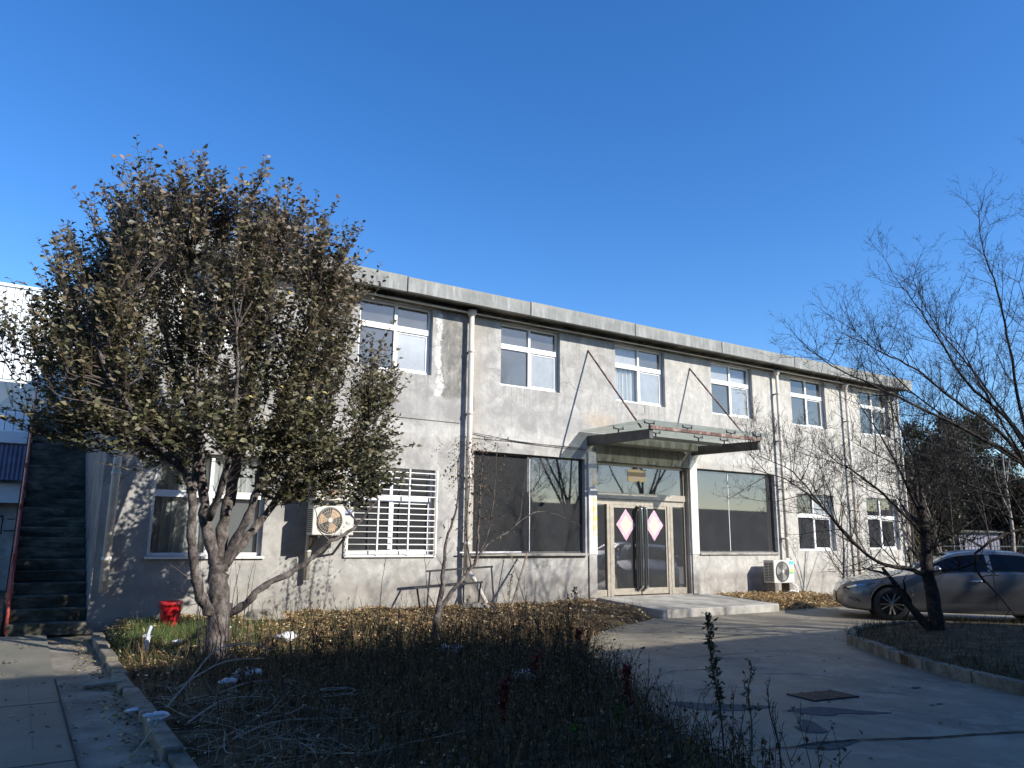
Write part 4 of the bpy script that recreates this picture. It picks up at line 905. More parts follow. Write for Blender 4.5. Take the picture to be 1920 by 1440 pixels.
leafcloud('foliage', P, D, N, np.array(L_), np.array(W_), np.array(Q), 'leaf', stree, kind='stuff')
# background: pale saplings and shrubs by the far corner
def sapling(x, y, h, lean, label, mat='twig', r=.035, dens=3.6, z0=-1.5, ln=.9):
    a = (x, y, z0); limbs = [([a, (x+lean*.3, y, z0+h*.35), (x+lean*.6, y+.1, z0+h*.7), (x+lean, y, z0+h)], r, .006, 1)]
    for k in range(3):
        f = random.uniform(.15, .45); s = random.choice((-1, 1)); b = (x+lean*f, y, z0+h*f)
        limbs.append(([b, (b[0]+s*.35, y+.2, b[2]+h*.2), (b[0]+s*random.uniform(.5, .9), y+.1, b[2]+h*.45)], r*.5, .005, 1))
    return bare_tree('sapling', label, 'sapling', a, limbs, mat, dens, ln, 2, group='bare saplings by the far corner of the building', up=.5, spread=.55)
sapling(20.6, 12.0, 4.4, .5, 'tall bare sapling in front of the last upper window')
sapling(22.0, 12.2, 3.2, -.4, 'bare sapling in front of the last ground floor window')
sapling(24.6, 13.0, 7.6, .5, 'tallest pale bare sapling just past the building corner', ln=1.1)
sapling(18.3, 12.6, 3.0, .6, 'short bare sapling before the brick coloured window pane')
sapling(26.2, 12.6, 6.2, -.6, 'leaning bare sapling beyond the building corner', ln=1.1)
sapling(30.6, 14.0, 6.5, .4, 'white barked sapling standing behind the silver car', 'bark_pale', .1, 2.5, ln=1.1)
sapling(28.0, 15.0, 5.6, -2.2, 'white barked leaning sapling before the evergreens', 'bark_pale', .05, 2.0, ln=1.3)
def evergreen(x, y, rx, h, label, seed, z0=-1.6, cols=((.022, .03, .014), (.04, .045, .02), (.05, .036, .02)), n=15000):
    t = thing('evergreen_tree', label, 'tree', (x, y, z0), 'dense evergreens beyond the building')
    MB().tube([(x, y, z0), (x+.1, y, z0+h*.5), (x, y, z0+h*.85)], [.2, .14, .04], 8).build('trunk', 'bark_dark', t, smooth=True)
    rg = np.random.default_rng(seed); C = rg.normal(0, 1, (60, 3)); C /= np.linalg.norm(C, axis=1)[:, None]; C *= rg.uniform(.45, .95, (60, 1)); C[:, 0] *= rx; C[:, 1] *= rx*.8; C[:, 2] = C[:, 2]*h*.46
    P = C[rg.integers(0, 60, n)]+rg.normal(0, .3, (n, 3))*np.array((1, 1, .8))+np.array((x, y, z0+h*.53)); keep = P[:, 2] > z0+.15; P = P[keep]; n = len(P)
    D = rg.normal(0, 1, (n, 3)); N = rg.normal(0, .6, (n, 3)); N[:, 2] += 1; L = rg.uniform(.12, .26, n)
    cc = np.array(cols)[rg.integers(0, len(cols), n)]*rg.uniform(.6, 1.5, (n, 1))
    leafcloud('crown', P, D, N, L, L*.5, cc, 'leaf', t, kind='stuff')
evergreen(27.5, 17.5, 2.6, 5.6, 'dark evergreen nearest the building corner', 1)
evergreen(31.5, 19.0, 3.2, 6.4, 'broad dark evergreen behind the white barked sapling', 2, cols=((.03, .034, .016), (.055, .05, .02), (.05, .036, .02)))
evergreen(36.5, 19.5, 3.4, 7.4, 'tall dark evergreen at the right edge behind the car', 3)
evergreen(42, 21, 4.0, 8.6, 'tallest dark evergreen farthest to the right', 4)
evergreen(25.2, 20, 1.8, 3.8, 'low dark evergreen half hidden by the building corner', 5)
evergreen(29.6, 17.0, 2.0, 4.2, 'rounded dark evergreen bush beside the teal tarpaulin', 6)
evergreen(37.6, 16.9, 2.2, 4.6, 'dark evergreen bush right of the lavender shed', 7)
evergreen(48, 25, 4.5, 10.5, 'large evergreen beyond the tallest dark tree', 8)
evergreen(33.5, 21.5, 3, 6.5, 'dark evergreen rising behind the lavender shed', 9)
P = RNG.normal(0, 1, (700, 3))*np.array((.16, .15, 1.0))+np.array((23.2, 13.3, .2)); P[:, 0] += .12*np.sin(P[:, 2]*2)
vine = thing('climbing_vine', 'dark climbing vine clinging to the far corner of the grey building', 'vine', (23.2, 13.3, -1.4))
leafcloud('foliage', P, RNG.normal(0, 1, (700, 3)), RNG.normal(0, 1, (700, 3)), RNG.uniform(.07, .14, 700), RNG.uniform(.06, .1, 700), np.array(((.03, .03, .015), (.09, .07, .02)))[RNG.integers(0, 2, 700)], 'leaf', vine, kind='stuff')
MB().tube([(23.15, 13.35, -1.5), (23.2, 13.3, 0), (23.15, 13.35, 1.8)], .02, 5).build('stem', 'bark_dark', vine)
# iron fence, pale shed wall and teal sheet behind the car
fe = thing('iron_fence', 'black iron bar fence behind the silver car', 'fence', (31, 15.6, -1.5))
fx = np.linspace(26.5, 41, 60)
for i, x in enumerate(fx): MB().tube([(x, 15.6, -1.55), (x, 15.6, .25)], .014, 5).build('fence_bar', 'black_metal', fe)
for z in (-1.2, -.1): MB().box((26.4, 15.58, z-.02), (41.1, 15.62, z+.02)).build('fence_rail', 'black_metal', fe)
sh = thing('shed', 'low pale lavender shed seen behind the iron fence', 'shed', (34, 17, -1.55)); MB().box((32.0, 16.6, -1.6), (35.2, 18.3, .45)).build('wall', 'lavender_wall', sh); MB().box((31.8, 16.4, .452), (35.4, 18.5, .53)).build('roof', 'steel_dark', sh)
tag(MB().prism(catmull([(28.6, 16.0, -1.4), (28.4, 16.0, -.3), (28.5, 16.1, .62), (28.9, 16, .7), (29.1, 16.2, .1), (29.2, 16.1, -1.4)], 3), (0, .05, 0)).build('tarpaulin', 'teal', base=(28.9, 16, -1.4)), 'teal tarpaulin hanging by the fence beyond the building corner', 'tarpaulin')
for i, (z, l) in enumerate(((3.9, 'upper'), (3.5, 'middle'), (3.05, 'lower'))):
    mb = MB(); mb.tube([(23.1+k*3, 14+k*.3, z-.25*math.sin(PI*k/8)) for k in range(9)], .012, 4)
    tag(mb.build('power_line', 'cable', base=(23, 14, z)), '%s thin black power line leaving the far building corner' % l, 'power line')

# ------------------------------------------------------------------ ground cover
def in_bed(X, Y): return X > 1.25 and X < xr(Y)-.04 and Y < 13.42
pts = []
while len(pts) < 26000:
    X, Y = random.uniform(1.2, 10.9), 13.4-9.9*random.random()**1.6
    if in_bed(X, Y) and (mn.noise(Vector((X*1.9, Y*1.9, 4))) > -.12 or random.random() < .3): pts.append((X, Y, bedz(X, Y)))
P = np.array(pts); n = len(P); P[:, 2] += RNG.uniform(.004, .035, n)
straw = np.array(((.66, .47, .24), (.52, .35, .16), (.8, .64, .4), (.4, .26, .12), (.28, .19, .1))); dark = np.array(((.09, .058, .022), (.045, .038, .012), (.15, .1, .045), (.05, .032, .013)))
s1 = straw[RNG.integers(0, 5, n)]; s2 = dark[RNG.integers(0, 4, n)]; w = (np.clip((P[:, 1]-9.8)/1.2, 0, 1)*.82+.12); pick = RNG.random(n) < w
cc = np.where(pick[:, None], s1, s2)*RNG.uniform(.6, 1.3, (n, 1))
D = RNG.normal(0, 1, (n, 3)); D[:, 2] *= .25; N = RNG.normal(0, .35, (n, 3)); N[:, 2] += 1; L = RNG.uniform(.03, .09, n)
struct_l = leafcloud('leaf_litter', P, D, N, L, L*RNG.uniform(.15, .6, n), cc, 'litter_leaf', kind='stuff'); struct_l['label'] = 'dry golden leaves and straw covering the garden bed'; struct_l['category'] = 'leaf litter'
# straw right of platform
n = 5000; P = np.stack([RNG.uniform(14.4, 17.3, n), RNG.uniform(11.6, 13.4, n), np.zeros(n)], 1); P[:, 2] = [road_z(b)+.16*sm(b, 11.55, 12.1)+.0 for a, b, _ in P]; P[:, 2] += RNG.uniform(-.01, .06, n)
D = RNG.normal(0, 1, (n, 3)); D[:, 2] *= .3; N = RNG.normal(0, .35, (n, 3)); N[:, 2] += 1; L = RNG.uniform(.05, .14, n)
o = leafcloud('straw_heap', P, D, N, L, L*RNG.uniform(.1, .3, n), straw[RNG.integers(0, 5, n)]*RNG.uniform(.7, 1.3, (n, 1)), 'litter_leaf', kind='stuff'); o['label'] = 'golden straw heaped along the wall right of the platform'; o['category'] = 'straw'
# fallen leaves on pavement and path
n = 520; P = np.stack([RNG.uniform(-1.2, 1.05, n), RNG.uniform(5, 12.6, n), np.zeros(n)], 1); P[:300, 0] = 1.02-np.abs(RNG.normal(0, .13, 300)); P[:, 2] = [road_z(b)+.03 for a, b, _ in P]
D = RNG.normal(0, 1, (n, 3)); D[:, 2] *= .15; N = RNG.normal(0, .25, (n, 3)); N[:, 2] += 1; L = RNG.uniform(.03, .07, n)
o = leafcloud('fallen_leaves', P, D, N, L, L*.6, np.array(((.3, .23, .08), (.1, .06, .035), (.42, .36, .14), (.06, .04, .025)))[RNG.integers(0, 4, n)], 'litter_leaf', kind='stuff'); o['label'] = 'scattered fallen leaves on the pavement and along the kerb'; o['category'] = 'fallen leaves'
n = 700; P = np.zeros((n, 3)); P[:, 1] = RNG.uniform(3.5, 11.4, n); P[:, 0] = [xr(b)+abs(random.gauss(0, .22)) for b in P[:, 1]]; P[450:, 0] = RNG.uniform(6, 14, 250); P[:, 2] = [road_z(b)+.008 for b in P[:, 1]]
D = RNG.normal(0, 1, (n, 3)); D[:, 2] *= .12; N = RNG.normal(0, .2, (n, 3)); N[:, 2] += 1; L = RNG.uniform(.02, .06, n)
o = leafcloud('road_leaves', P, D, N, L, L*.55, np.array(((.3, .2, .08), (.1, .06, .03), (.2, .13, .05), (.05, .035, .02)))[RNG.integers(0, 4, n)], 'litter_leaf', kind='stuff'); o['label'] = 'small dry leaves blown along the edge of the concrete road'; o['category'] = 'fallen leaves'
# green grass near the bucket and thin green further on
n = 5200; P = np.stack([RNG.normal(2.1, .55, n), RNG.normal(11.9, .5, n), np.zeros(n)], 1); n2 = 1500; P2 = np.stack([RNG.uniform(1.3, 5.5, n2), RNG.uniform(9.5, 13.3, n2), np.zeros(n2)], 1); P = np.concatenate([P, P2])
P = np.array([p for p in P if in_bed(p[0], p[1])]); P[:, 2] = [bedz(a, b) for a, b, _ in P]; n = len(P)
T = RNG.normal(0, .035, (n, 3)); T[:, 2] = RNG.uniform(.04, .15, n)
o = bladecloud('green_grass', P, T, RNG.uniform(.002, .005, n), 'leaf', np.array(((.07, .14, .03), (.11, .18, .05), (.16, .17, .06)))[RNG.integers(0, 3, n)], kind='stuff'); o['label'] = 'green grass tuft growing before the red bucket'; o['category'] = 'grass'
# dry stalks
pts = []; 
while len(pts) < 5200:
    X, Y = random.uniform(1.3, 10.5), 13.2-9.4*random.random()
    if in_bed(X, Y) and (mn.noise(Vector((X*1.3, Y*1.3, 0))) > -.25 or random.random() < .2) and not (Y > 11.6 and X < 3.2 and random.random() < .9) and not (Y > 11.2 and random.random() < .6):
        pts.append((X, Y, bedz(X, Y)))
P = np.array(pts); n = len(P); T = RNG.normal(0, .08, (n, 3)); T[:, 2] = RNG.uniform(.08, .42, n)*np.clip(1.15-(P[:, 1]-9)*.1, .5, 1.1)
o = bladecloud('dry_weeds', P, T, RNG.uniform(.0018, .004, n), 'litter_leaf', np.array(((.1, .065, .04), (.2, .13, .07), (.06, .045, .03), (.3, .2, .1)))[RNG.integers(0, 4, n)], kind='stuff', bend=.12); o['label'] = 'thicket of dry brown weed stalks filling the garden bed'; o['category'] = 'weeds'
# dense low tangle in the shaded foreground
pts = []
while len(pts) < 1500:
    X, Y = random.uniform(1.5, 8.5), random.uniform(2.9, 9.8)
    if in_bed(X+.3, Y) and X > 2.1-(Y-6)*.1: pts.append((X, Y, bedz(X, Y)))
mb = MB(); P, D, N, L_, Q = [], [], [], [], []
for (X, Y, Z) in pts:
    h = random.uniform(.15, .5)*(1.1 if X > 3 else .7); a = Vector((X, Y, Z)); l = rv(.12); l.z = 0; b = a+l*.5+Vector((0, 0, h*.5)); c = a+l*1.2+rv(.04)+Vector((0, 0, h)); mb.tube([a, b, c], [.005, .0035, .0015], 3, False)
    for k in range(3):
        s = b.lerp(c, random.random()); e = s+Vector((random.uniform(-.1, .1), random.uniform(-.1, .1), random.uniform(.03, .14))); mb.tube([s, e], [.0025, .0012], 3, False)
        if random.random() < .8:
            for q in range(3): P.append(tuple(s.lerp(e, random.random())+rv(.015))); D.append(tuple(rv())); N.append((random.uniform(-.5, .5), random.uniform(-.5, .5), 1)); L_.append(random.uniform(.02, .05)); Q.append(random.choice([(.05, .04, .012), (.08, .052, .02), (.045, .028, .01), (.15, .1, .04)]))
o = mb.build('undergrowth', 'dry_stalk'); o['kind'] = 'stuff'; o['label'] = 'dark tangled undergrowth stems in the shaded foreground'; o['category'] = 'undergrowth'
L_ = np.array(L_); o = leafcloud('undergrowth_leaves', P, D, N, L_, L_*.55, np.array(Q), 'leaf', kind='stuff'); o['label'] = 'small dull leaves on the shaded foreground undergrowth'; o['category'] = 'undergrowth leaves'
# island cover
n = 9000; P = []
while len(P) < n:
    X, Y = random.uniform(9.2, 20), random.uniform(2, 8.6)
    u = Vector((X-cx, Y-cy)); inside = False; j = len(ISL)-1
    for i in range(len(ISL)):
        (xi, yi), (xj, yj) = ISL[i], ISL[j]
        if (yi > Y) != (yj > Y) and X < (xj-xi)*(Y-yi)/(yj-yi)+xi: inside = not inside
        j = i
    if inside: P.append((X, Y, -1.45))
P = np.array(P); T = RNG.normal(0, .06, (n, 3)); T[:, 2] = RNG.uniform(.05, .2, n)
o = bladecloud('island_grass', P, T, RNG.uniform(.003, .008, n), 'litter_leaf', np.array(((.05, .055, .02), (.08, .06, .03), (.1, .08, .04), (.05, .04, .025)))[RNG.integers(0, 4, n)], kind='stuff'); o['label'] = 'dull grass and weeds covering the planted island'; o['category'] = 'grass'
# coarser upright stalks rising over the sunlit strip
mb = MB()
for k in range(210):
    X, Y = random.uniform(2.6, 8.2), random.uniform(6.5, 11.2)
    if not in_bed(X+.25, Y): continue
    h = random.uniform(.35, .85)*(1 if Y > 8 else .8); a = Vector((X, Y, bedz(X, Y))); l = rv(.16); l.z = 0
    Pq = catmull([a, a+l*.3+Vector((0, 0, h*.4)), a+l+Vector((0, 0, h))], 3); mb.tube(Pq, [.0065*(1-.7*i/(len(Pq)-1)) for i in range(len(Pq))], 3, False)
    side_twigs(mb, Pq, .005, 9, .2, 2, .5, .6, 3, None, .3, 2)
o = mb.build('weed_stalks', 'bark_dark'); o['kind'] = 'stuff'; o['label'] = 'dark upright branching weed stalks across the middle of the garden bed'; o['category'] = 'weeds'
# individual taller weeds
def weed(x, y, h, label, lean=0, mat='dry_stalk', br=12, leafy=0, lc=(.1, .08, .05), name='tall_weed', ln=.16, r=.007, cat_='weed'):
    z = bedz(x, y) if in_bed(x, y) else road_z(y); t = thing(name, label, cat_, (x, y, z)); mb = MB(); a = Vector((x, y, z))
    P = catmull([a, a+Vector((lean*.2, 0, h*.35)), a+Vector((lean*.55, .03, h*.7)), a+Vector((lean, 0, h))], 5); mb.tube(P, [r*(1-.75*i/(len(P)-1)) for i in range(len(P))], 4)
    rec = []; side_twigs(mb, P, r*.5, br/max(h, .3), ln, 2, .5, .6, 3, rec, .25); mb.build('stem', mat, t)
    if leafy:
        Pp, Dd = [], []
        for q in rec[:]:
            for k in range(leafy): s = q[-1].lerp(q[0], random.random()*.7); Pp.append(tuple(s)); Dd.append(tuple(rv()+Vector((0, 0, .3))))
        n = len(Pp); l = RNG.uniform(.025, .06, n); leafcloud('leaves', Pp, Dd, RNG.normal(0, 1, (n, 3)), l, l*.45, np.tile(np.array(lc), (n, 1))*RNG.uniform(.6, 1.4, (n, 1)), 'leaf', t, kind='stuff')
    return t
weed(4.23, 9.95, 1.35, 'tallest dark seed stalk standing before the barred window wall', .1, 'bark_dark', 26, 0, ln=.08)
weed(4.66, 4.3, .95, 'feathery tall weed at the road edge in the foreground', -.12, 'dry_stalk', 30, 2, (.09, .09, .05), ln=.16)
weed(4.85, 4.2, .6, 'smaller weed beside the feathery weed at the road edge', .05, 'dry_stalk', 14, 1)
weed(4.62, 3.75, .55, 'bare crooked weed at the bottom edge beside the road', -.1, 'bark_dark', 14)
weed(6.3, 8.4, .75, 'upright leafy weed by the road bend', .0, 'bark_dark', 14, 2, (.05, .05, .03))
weed(5.3, 6.4, .45, 'thin weed on the road side of the garden bed', .05, 'bark_dark', 8)
weed(3.1, 12.5, .9, 'thin reddish weed growing against the wall below the air conditioners', .1, br=10)
weed(8.0, 12.6, .7, 'bushy dry weed below the big window', .1, br=22, leafy=1, lc=(.14, .1, .05), ln=.1)
weed(9.35, 12.3, .35, 'low dark leafy weed near the left edge of the platform', .02, 'bark_dark', 10, 2, (.05, .045, .03))
weed(2.6, 11.3, 1.1, 'forked bare weed right of the big tree trunk', .12, 'bark_dark', 10)
for i, (x, y, h, l) in enumerate(((5.6, 7.3, .45, 'red leaved shrub in the dark weeds nearest the road bend'), (4.1, 6.0, .4, 'red leaved shrub in the middle of the dark undergrowth'), (4.5, 5.2, .38, 'red leaved shrub low in the foreground'), (3.4, 5.4, .4, 'dull red shrub left of centre in the foreground'))):
    weed(x, y, h, l, .03, 'bark_dark', 16, 3, (.16, .02, .02), 'red_shrub', .14, cat_='shrub')
for i, (x, y, l) in enumerate(((4.25, 5.0, 'small bright green plant low in the dark foreground'), (3.6, 4.7, 'bright green sprout at the bottom edge'))):
    weed(x, y, .18, l, .0, 'dry_stalk', 10, 4, (.08, .18, .03), 'green_plant', .1, cat_='plant')
# pale cut branches on the heap at lower left
for i, (pp, l) in enumerate((([(1.2, 7.1, -1.35), (1.45, 7.5, -1.2), (1.75, 8.0, -1.05), (2.1, 8.1, -1.02), (2.3, 8.1, -1.1)], 'long pale cut branch arching over the kerb end'),
        ([(1.15, 7.05, -1.4), (1.0, 6.6, -1.45), (.85, 6.25, -1.5)], 'pale twig running down from the kerb end to the path'),
        ([(1.3, 6.7, -1.4), (1.6, 6.9, -1.3), (1.9, 7.0, -1.32), (2.05, 7.2, -1.38)], 'pale curved twig low on the heap'),
        ([(1.7, 7.5, -1.35), (2.0, 7.6, -1.3), (2.4, 7.6, -1.32), (2.6, 7.4, -1.42)], 'pale curved twig at the right of the heap'),
        ([(1.35, 7.6, -1.3), (1.8, 7.9, -1.15), (2.3, 8.3, -1.2)], 'straight pale branch leaning across the heap'),
        ([(1.5, 6.1, -1.42), (1.9, 6.3, -1.38), (2.5, 6.2, -1.4), (3.0, 6.3, -1.42)], 'long thin pale branch lying in the foreground'))):
    mb = MB(); Pq = catmull([(a, b, c-.03) for a, b, c in pp], 5); mb.tube(Pq, [.009*(1-.5*k/len(Pq)) for k in range(len(Pq))], 5); side_twigs(mb, Pq, .006, 4, .3, 2, .05, .9)
    tag(mb.build('cut_branch', 'wood_pale', base=pp[0]), l, 'branch', 'cut branches heaped by the kerb')
mb = MB()
for k in range(230):
    a = Vector((random.uniform(1.2, 2.6), random.uniform(5.2, 8.2), random.uniform(-1.52, -1.4))); d = rv(1); d.z *= .12; d.normalize(); l = random.uniform(.12, .5)
    mb.tube(catmull([a, a+d*l*.5+rv(.05), a+d*l+Vector((0, 0, random.uniform(-.03, .08)))], 3), random.uniform(.0015, .004), 3, False)
o = mb.build('brushwood', 'wood_pale'); o['kind'] = 'stuff'; o['label'] = 'heap of thin pale dry brushwood by the kerb end'; o['category'] = 'brushwood'
tag(MB().tube([(2.45+.16*math.cos(a*PI/8)*(1-.02*a/8), 6.55+.1*math.sin(a*PI/8), -1.33+.003*a) for a in range(30)], .0045, 4).build('wire_coil', 'wood_pale', base=(2.45, 6.5, -1.4)), 'loose coil of pale wire lying on the dark heap', 'wire')

# ------------------------------------------------------------------ cars
ZB = [(0, .52), (.03, .6), (.09, .67), (.22, .735), (.5, .79), (1.0, .86), (1.45, .93), (2.5, .955), (3.8, .985), (4.6, 1.0), (4.82, .97), (4.92, .9)]
ZL = [(0, .34), (.04, .26), (.14, .2), (.5, .17), (1.4, .18), (3.4, .18), (4.5, .22), (4.8, .28), (4.92, .42)]
WD = [(0, .3), (.03, .44), (.08, .57), (.18, .71), (.38, .82), (.7, .885), (1.1, .905), (2.5, .915), (3.9, .905), (4.5, .86), (4.8, .78), (4.92, .68)]
RF = [(1.3, .925), (1.45, .97), (1.7, 1.13), (2.0, 1.29), (2.25, 1.38), (2.6, 1.425), (3.0, 1.435), (3.4, 1.41), (3.8, 1.3), (4.1, 1.16), (4.4, 1.02), (4.5, .985)]
AX = (.98, 3.8)
def make_car(name, label, cat_, loc, rot, paint, full=True):
    t = thing(name, label, cat_, loc); t.rotation_euler = (0, 0, rot); BASE[t.name] = Vector((0, 0, 0))
    wr, ar = .33, .385
    S = sorted(set([round(x, 3) for x in np.linspace(0, 4.92, 60)]+[round(a+ar*math.cos(k*PI/14), 3) for a in AX for k in range(15)]))
    def zlow(s):
        z = lerp_tab(ZL, s)
        for a in AX:
            if abs(s-a) < ar: z = max(z, .33+math.sqrt(max(0, ar*ar-(s-a)**2)))
        return z
    def yat(s, z):
        w = lerp_tab(WD, s); zb = lerp_tab(ZB, s); q = (z-.2)/(zb-.2+1e-6)
        return w*(1-.07*(1-min(1, q/.4))**2*1.0-.055*max(0, (q-.6)/.4)**2)+(.012 if .52 < q < .6 else 0)
    rows = 9; body = MB()
    for sd in (-1, 1):
        i0 = len(body.v)
        for s in S:
            zl, zb = zlow(s), lerp_tab(ZB, s)
            for j in range(rows+1): z = zl+(zb-zl)*j/rows; body.v.append((s, sd*yat(s, z), z))
            # flange turned inward
            body.v.append((s, sd*(yat(s, zl)-.12), zl))
        st_ = rows+2
        for i in range(len(S)-1):
            for j in range(rows): a = i0+i*st_+j; f = (a, a+st_, a+st_+1, a+1); body.f.append(f if sd < 0 else f[::-1])
            a = i0+i*st_; b = a+rows+1; body.f.append((a, b, b+st_, a+st_))
    nc = 10; i0 = len(body.v)
    for s in S:
        zb = lerp_tab(ZB, s); w = yat(s, zb); cr = .07*math.sin(PI*min(1, s/1.6)*.5) if s < 2.4 else .05
        for k in range(nc+1): u = -1+2*k/nc; body.v.append((s, u*w, zb+cr*(1-u*u)*min(1, s/.3+.15)))
    for i in range(len(S)-1):
        for k in range(nc): a = i0+i*(nc+1)+k; body.f.append((a, a+nc+1, a+nc+2, a+1))
    for s in (0., 4.92):
        zl, zb = lerp_tab(ZL, s), lerp_tab(ZB, s); w = lerp_tab(WD, s); body.box((s-.01 if s == 0 else s-.03, -w*.93, zl), (s+.03 if s == 0 else s+.01, w*.97, zb))
    body.box((.3, -.7, .16), (4.6, .7, .22)) if False else None
    bo = body.build('body', paint, t, smooth=True)
    MB().box((.4, -.62, .2), (4.6, .62, .6)).build('underbody', 'car_black', t)
    # greenhouse
    SG = [round(x, 3) for x in np.linspace(1.36, 4.46, 40)]
    def gp(s, q):
        zb = lerp_tab(ZB, s)+.0; zr = max(zb+.002, lerp_tab(RF, s)-.035); z = zb+(zr-zb)*q; h = (z-.95)/.48
        return (s, .835-.2*max(0, h)-.03*max(0, h)**2, z)
    QS = [0, .1, .45, .84, 1.0]
    for sd in (-1, 1):
        fr, gl = MB(), {0: MB(), 1: MB(), 2: MB()}
        for i in range(len(SG)-1):
            for j in range(4):
                a, b, c, d = gp(SG[i], QS[j]), gp(SG[i+1], QS[j]), gp(SG[i+1], QS[j+1]), gp(SG[i], QS[j+1])
                p = [(u[0], sd*u[1], u[2]) for u in (a, b, c, d)]; m_ = (SG[i]+SG[i+1])/2
                isg = 1 <= j <= 2 and 1.75 < m_ < 4.1 and not (2.83 < m_ < 2.9)
                (gl[0 if m_ < 2.85 else 1] if isg else fr).quad(*(p if sd < 0 else p[::-1]))
        fr.build('window_frame', paint, t, smooth=True)
        for k in (0, 1): gl[k].build('side_window', 'car_glass', t)
        P = [gp(s, .1) for s in SG if 1.6 < s < 4.2]; MB().tube([(a, sd*(b+.008), c) for a, b, c in P], .009, 4).build('chrome_strip', 'chrome', t)
        P = [gp(s, .86) for s in SG if 1.6 < s < 4.2]; MB().tube([(a, sd*(b+.006), c) for a, b, c in P], .008, 4).build('chrome_strip', 'chrome', t)
    ro, ws, rw = MB(), MB(), MB(); nk = 8
    for i in range(len(SG)-1):
        for k in range(nk):
            u0, u1 = -1+2*k/nk, -1+2*(k+1)/nk; pp = []
            for s, u in ((SG[i], u0), (SG[i+1], u0), (SG[i+1], u1), (SG[i], u1)):
                g = gp(s, 1.0); pp.append((s, u*g[1], g[2]+.035*(1-u*u)))
            m_ = (SG[i]+SG[i+1])/2; tg = ws if (1.45 < m_ < 2.12 and 0 < k < nk-1) else rw if (3.62 < m_ < 4.36 and 0 < k < nk-1) else ro
            tg.quad(*pp)
    ro.build('roof', paint, t, smooth=True); ws.build('windscreen', 'car_glass', t, smooth=True); rw.build('rear_window', 'car_glass', t, smooth=True)
    # wheels
    for a in AX:
        for sd in (-1, 1):
            y = sd*.78; ty = MB(); ty.lathe((a, y, .33), [(.22, -.09), (.31, -.1), (.325, -.085), (.33, 0), (.325, .085), (.31, .1), (.22, .09)], 32, 'y'); w = ty.build('wheel', 'tyre', t, smooth=True)
            rm = MB(); o_ = sd*.075; rm.lathe((a, y+o_, .33), [(.228, -.03), (.235, .0), (.235, .012), (.222, .012), (.215, -.02)], 30, 'y')
            for k in range(10):
                an = 2*PI*k/10+(.09 if k % 2 else -.09); rm.bar((a+.03*math.cos(an), y+o_+sd*.015, .33+.03*math.sin(an)), (a+.222*math.cos(an), y+o_+sd*.0, .33+.222*math.sin(an)), .03, .02, (0, 1, 0))
            rm.lathe((a, y+o_+sd*.02, .33), [(0, sd*.012), (.035, sd*.01), (.045, -.01*sd)], 14, 'y'); rm.build('rim', 'chrome', w)
            MB().lathe((a, y+sd*.03, .33), [(0, 0), (.2, 0), (.21, .002)], 20, 'y').build('brake_disc', 'car_black', w)
            MB().lathe((a, sd*.76, .33), [(.0, -.02*sd), (.38, -.02*sd), (.38, -.2*sd)], 24, 'y').build('wheel_well', 'car_black', t)
    for sd in (-1, 1):
        def q(s, z, o=.006): return (s, sd*(yat(s, z)+o), z)
        hl = MB(); T_ = [(.09, .6), (.16, .655), (.35, .705), (.62, .745), (.72, .74), (.6, .68), (.4, .62), (.2, .575)]; hl.quad(*([q(a, b, .008) for a, b in T_] if sd < 0 else [q(a, b, .008) for a, b in T_][::-1])); hl.build('headlight', 'lamp_glass', t)
        T_ = [(.14, .645), (.34, .69), (.55, .715), (.36, .665), (.2, .62)]; hl = MB(); hl.quad(*[q(a, b, .012) for a, b in T_]); hl.build('headlight_lens', 'chrome', t)
        T_ = [(.17, .44), (.36, .4), (.42, .35), (.3, .36)]; hl = MB(); hl.quad(*[q(a, b, .008) for a, b in T_]); hl.build('fog_recess', 'car_black', t)
        T_ = [(4.4, .86), (4.55, .9), (4.85, .88), (4.9, .78), (4.7, .76)]; hl = MB(); hl.quad(*[q(a, b, .008) for a, b in T_]); hl.build('tail_light', 'lamp_red', t)
        for s0 in (2.45, 3.5): MB().tube([q(s0, .815, .01), q(s0+.04, .82, .035), q(s0+.17, .822, .035), q(s0+.2, .82, .01)], .011, 5).build('door_handle', 'chrome', t)
        for s0 in (1.62, 2.86, 3.78):
            mb = MB(); zz = np.linspace(.27 if s0 < 3.5 else .62, lerp_tab(ZB, s0)-.01, 8)
            for a, b in zip(zz, zz[1:]): mb.quad(q(s0-.004, a, .0025), q(s0+.004, a, .0025), q(s0+.004, b, .0025), q(s0-.004, b, .0025))
            mb.build('door_gap', 'car_black', t)
        mb = MB(); m0 = Vector((1.86, sd*.9, 1.0)); mb.lathe((m0.x, m0.y+sd*.08, m0.z+.03), [(0, -.1), (.05, -.09), (.075, 0), (.06, .08), (0, .1)], 10, 'y'); mb.bar(m0-Vector((0, sd*.08, .03)), m0+Vector((0, sd*.05, .01)), .03, .03); mb.build('mirror', paint, t, smooth=True)
    MB().box((-.018, -.28, .35), (.012, .28, .51)).build('grille', 'car_black', t)
    for k in range(4): MB().box((-.026, -.26, .36+k*.042), (-.018, .26, .368+k*.042)).build('grille_bar', 'chrome', t)
    return t
make_car('parked_car', 'silver sedan parked with its nose toward the wall behind the planted island', 'car', (15.25, 10.68, -1.55), R(-50), 'silver_paint')

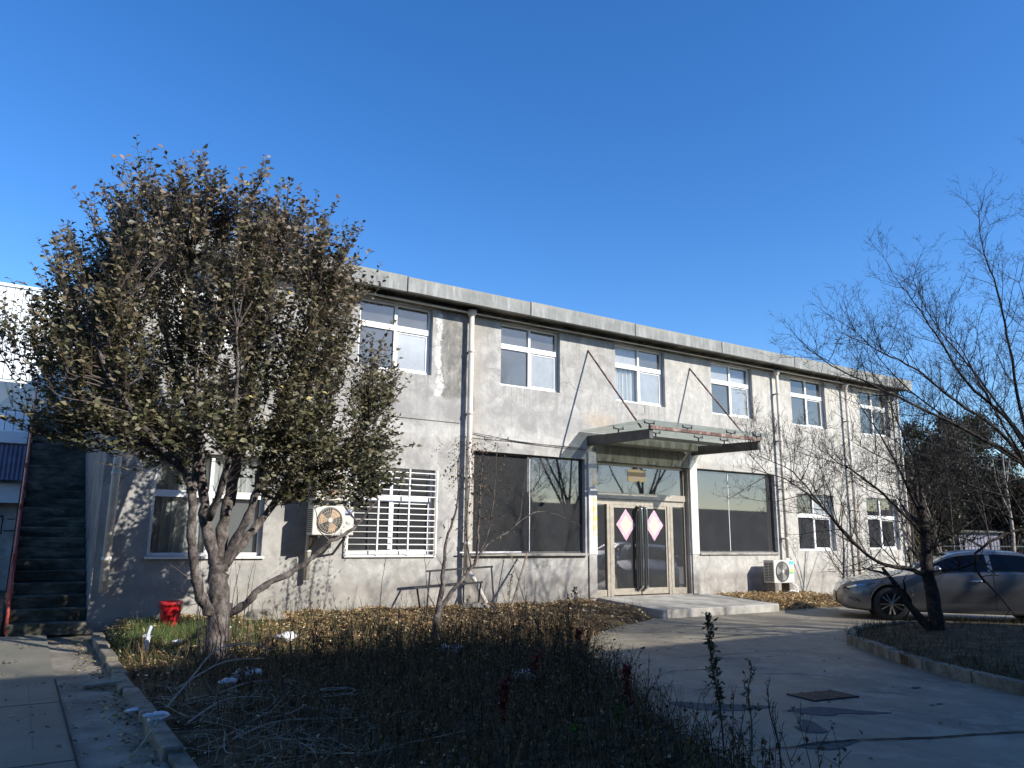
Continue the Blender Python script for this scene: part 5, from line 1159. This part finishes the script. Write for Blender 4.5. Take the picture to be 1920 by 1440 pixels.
# ------------------------------------------------------------------ what stands behind the camera (seen only as shade and in the glass)
rb = thing('rear_building', 'plain grey two storey building behind the viewer reflected in the glass', 'building', (-5, -8, -1.6))
MB().box((-45, -14, -1.75), (13.3, -3.0, 6.35)).box((13.303, -14, -1.75), (20.3, -3.0, 5.5)).build('wall', 'rear_wall', rb); MB().box((-45.2, -14.2, 6.353), (13.5, -2.8, 6.55)).box((13.503, -14.2, 5.503), (20.5, -2.8, 5.68)).build('roof', 'rear_wall', rb)
rb2 = thing('rear_shed', 'long low shed far behind the viewer reflected in the glass doors', 'shed', (45, -14, -1.6)); MB().box((20.6, -18, -1.75), (90, -13, 2.3)).build('wall', 'rear_wall', rb2)
random.seed(21)
def big_bare(x, y, h, label, dn=2.8):
    limbs = [([(x, y, -1.7), (x+.1, y, -1.6+h*.2), (x, y+.1, -1.6+h*.4)], .16, .11, 0)]
    for k in range(8):
        a = k*PI/4+random.uniform(-.3, .3); r_ = h*random.uniform(.16, .3); z0 = -1.6+h*random.uniform(.25, .42)
        limbs.append(([(x, y, z0), (x+r_*.45*math.cos(a), y+r_*.45*math.sin(a), z0+h*.2), (x+r_*.8*math.cos(a), y+r_*.8*math.sin(a), z0+h*.38), (x+r_*math.cos(a), y+r_*math.sin(a), -1.6+h*random.uniform(.85, 1))], .06, .01, 1))
    bare_tree('bare_tree', label, 'tree', (x, y, -1.6), limbs, 'bark_dark', dn, 1.3, 3, group='bare trees behind the viewer', up=.4, spread=.7)
big_bare(23.0, 2.0, 8.0, 'bare tree behind the viewer seen only in the door glass'); big_bare(19.2, 1.5, 7.4, 'bushy bare tree behind the viewer seen only in the big window', 5.5)
big_bare(8, -9, 13.5, 'tall bare tree rising behind the rear building roof'); big_bare(14, -9.5, 14, 'taller bare tree rising over the rear building roof end'); big_bare(1.5, -9, 13.5, 'tall bare tree rising behind the middle of the rear building'); big_bare(20, -6, 11, 'bare tree at the end of the rear building')
make_car('rear_car', 'white car behind the viewer reflected in the entrance door glass', 'car', (24.6, -4.6, -1.55), 0, 'white_car')
